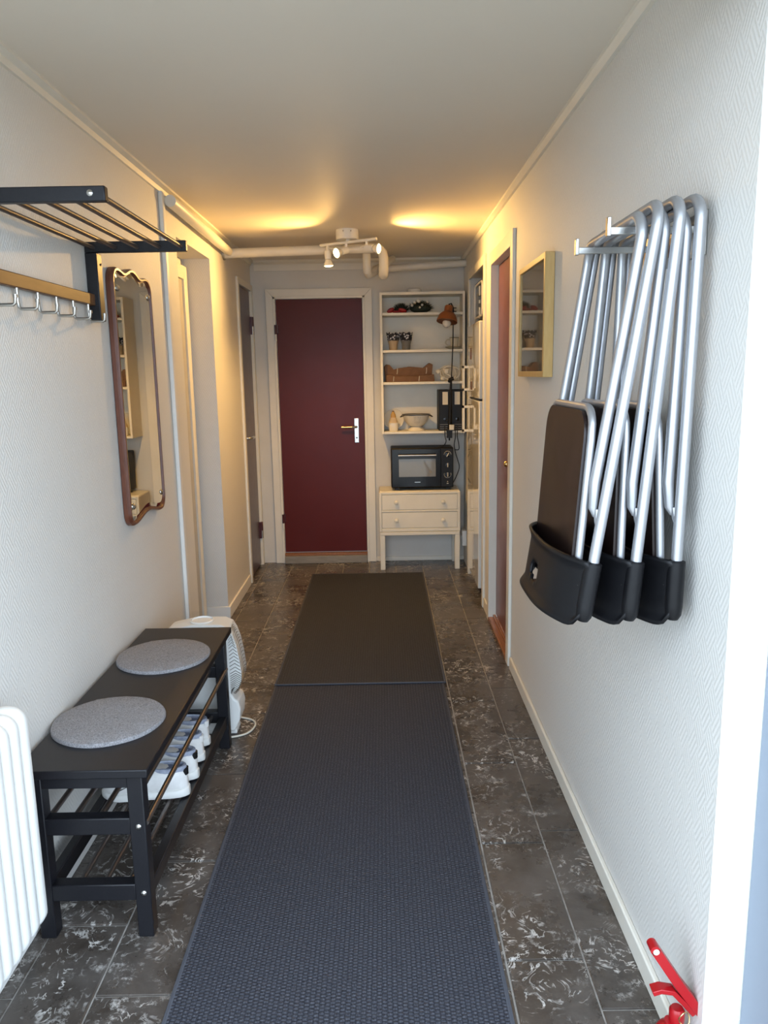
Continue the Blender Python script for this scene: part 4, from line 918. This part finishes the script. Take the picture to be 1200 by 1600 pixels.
def cord(pts, lb): tag(MB().tube(spline(pts), 0.0036, 7).build('hanging_cord', 'cord'), lb, 'cord')
cord([(0.468, YL+0.005, 1.10), (0.470, YL+0.002, 1.02), (0.478, YL+0.006, 0.98), (0.462, YL+0.03, 0.946), (0.436, YL+0.07, 0.9405)], 'thin black cord hanging from the shelf onto the oven top')
cord([(0.542, YL-0.002, 1.10), (0.548, YL, 1.02), (0.540, YL+0.01, 0.95), (0.552, YL+0.04, 0.89), (0.572, YL+0.07, 0.83), (0.586, YL+0.09, 0.77), (0.566, YL+0.11, 0.70), (0.540, YL+0.12, 0.645)], 'black cord curving down past the oven side to the dresser')
cord([(0.564, YL-0.002, 1.10), (0.562, YL, 1.02), (0.574, YL+0.01, 0.96), (0.576, YL+0.03, 0.915), (0.545, YL+0.04, 0.912)], 'black cord dropping from the shelf into the oven side')

# ------------------------------------------------------------------ dresser and toaster oven
dr = empty('dresser', (0.27, 5.89, 0), 'cream two-drawer dresser on straight legs under the toaster oven', 'dresser')
DX0, DX1, DYF, DYB = -0.036, 0.580, 5.745, 6.03
MB().box(DX0, DX1, DYF+0.012, DYB, 0.300, 0.612).build('body', 'cream', dr, 0.012)
MB().box(DX0, DX0+0.018, DYF, DYF+0.02, 0.300, 0.604).box(DX1-0.018, DX1, DYF, DYF+0.02, 0.300, 0.604).box(DX0+0.018, DX1-0.018, DYF, DYF+0.02, 0.588, 0.606).box(DX0+0.018, DX1-0.018, DYF, DYF+0.02, 0.452, 0.466).box(DX0+0.018, DX1-0.018, DYF, DYF+0.02, 0.300, 0.325).build('face_frame', 'cream', dr, 0.003)
for za, zb in ((0.469, 0.585), (0.328, 0.449)):
    d = MB().box(DX0+0.021, DX1-0.021, DYF+0.003, DYF+0.018, za, zb).build('drawer', 'cream', dr, 0.003)
    for x in (DX0+0.130, DX1-0.130):
        MB().lathe([(0.008, 0), (0.009, 0.010), (0.017, 0.016), (0.017, 0.020), (0.010, 0.025), (1e-6, 0.026)], (x, DYF+0.003, (za+zb)/2), 18, Matrix.Rotation(PI/2, 3, 'X')).build('knob', 'cream', d)
MB().box(DX0+0.004, DX1-0.004, DYF-0.002, DYB, 0.272, 0.298).build('apron', 'cream', dr, 0.003)
for lx in (DX0+0.003, DX1-0.041):
    for ly in (DYF, DYB-0.040): MB().box(lx, lx+0.038, ly, ly+0.038, 0, 0.280).build('leg', 'cream', dr, 0.003)

ov = empty('toaster_oven', (0.295, 5.90, 0.6125), 'black toaster oven with three dials standing on the cream dresser', 'oven')
OX0, OX1, OYF, OYB, OZ0, OZ1 = 0.060, 0.532, 5.775, 6.015, 0.632, 0.935
MB().box(OX0, OX1, OYF+0.012, OYB, OZ0, OZ1).build('body', 'blackmat', ov, 0.008)
for x in (OX0+0.03, OX1-0.05):
    for y in (OYF+0.03, OYB-0.05): MB().box(x, x+0.03, y, y+0.02, 0.6125, OZ0).build('foot', 'blackmat', ov)
d = MB().box(OX0+0.006, 0.435, OYF, OYF+0.012, OZ0+0.008, OZ1-0.008).build('oven_door', 'blackgloss', ov, 0.002)
MB().box(0.118, 0.398, OYF-0.0015, OYF+0.001, OZ0+0.085, OZ0+0.222).build('window', 'ovenglass', d, 0.001)
MB().cyl((0.114, OYF-0.026, OZ0+0.250), (0.400, OYF-0.026, OZ0+0.250), 0.008, 12).build('handle', 'steel', d)
for x in (0.13, 0.385): MB().cyl((x, OYF-0.026, OZ0+0.250), (x, OYF, OZ0+0.250), 0.005, 8).build('handle_post', 'steel', d)
MB().box(0.237, 0.280, OYF-0.001, OYF+0.001, OZ0+0.042, OZ0+0.046).build('brand_mark', 'steel', d)
MB().box(0.438, OX1-0.004, OYF+0.002, OYF+0.013, OZ0+0.006, OZ1-0.006).build('control_panel', 'blackmat', ov, 0.002)
for z, rot, rr in ((OZ0+0.250, 0.5, 0.026), (OZ0+0.172, 0.0, 0.022), (OZ0+0.100, 0.0, 0.026)):
    kc = (0.487, OYF+0.002, z)
    kn = MB().lathe([(rr*0.8, 0), (rr*0.75, 0.014), (1e-6, 0.015)], kc, 20, Matrix.Rotation(PI/2, 3, 'X')).build('dial', 'blackgloss', ov)
    dx, dz = math.sin(rot)*0.016, math.cos(rot)*0.016
    MB().tube([(kc[0]-dx, kc[1]-0.016, z-dz), (kc[0]+dx, kc[1]-0.016, z+dz)], 0.0032, 6).build('dial_pointer', 'label', kn)
    if rr > 0.024: MB().tube([(kc[0]+rr*math.cos(a), kc[1]-0.001, z+rr*math.sin(a)) for a in [(-0.35 if z < OZ0+0.2 else 0.0)+i*PI*(1.25 if z < OZ0+0.2 else 1.0)/14*(-1 if z < OZ0+0.2 else 1)+(0.8 if z < OZ0+0.2 else 0) for i in range(15)]], 0.0014, 5).build('dial_scale', 'label', kn)
MB().ball((0.487, OYF+0.001, OZ0+0.045), 0.004, 8).build('indicator', 'label', ov)
MB().box(0.480, 0.494, OYF+0.0005, OYF+0.003, OZ0+0.028, OZ0+0.033).build('indicator_mark', 'label', ov)
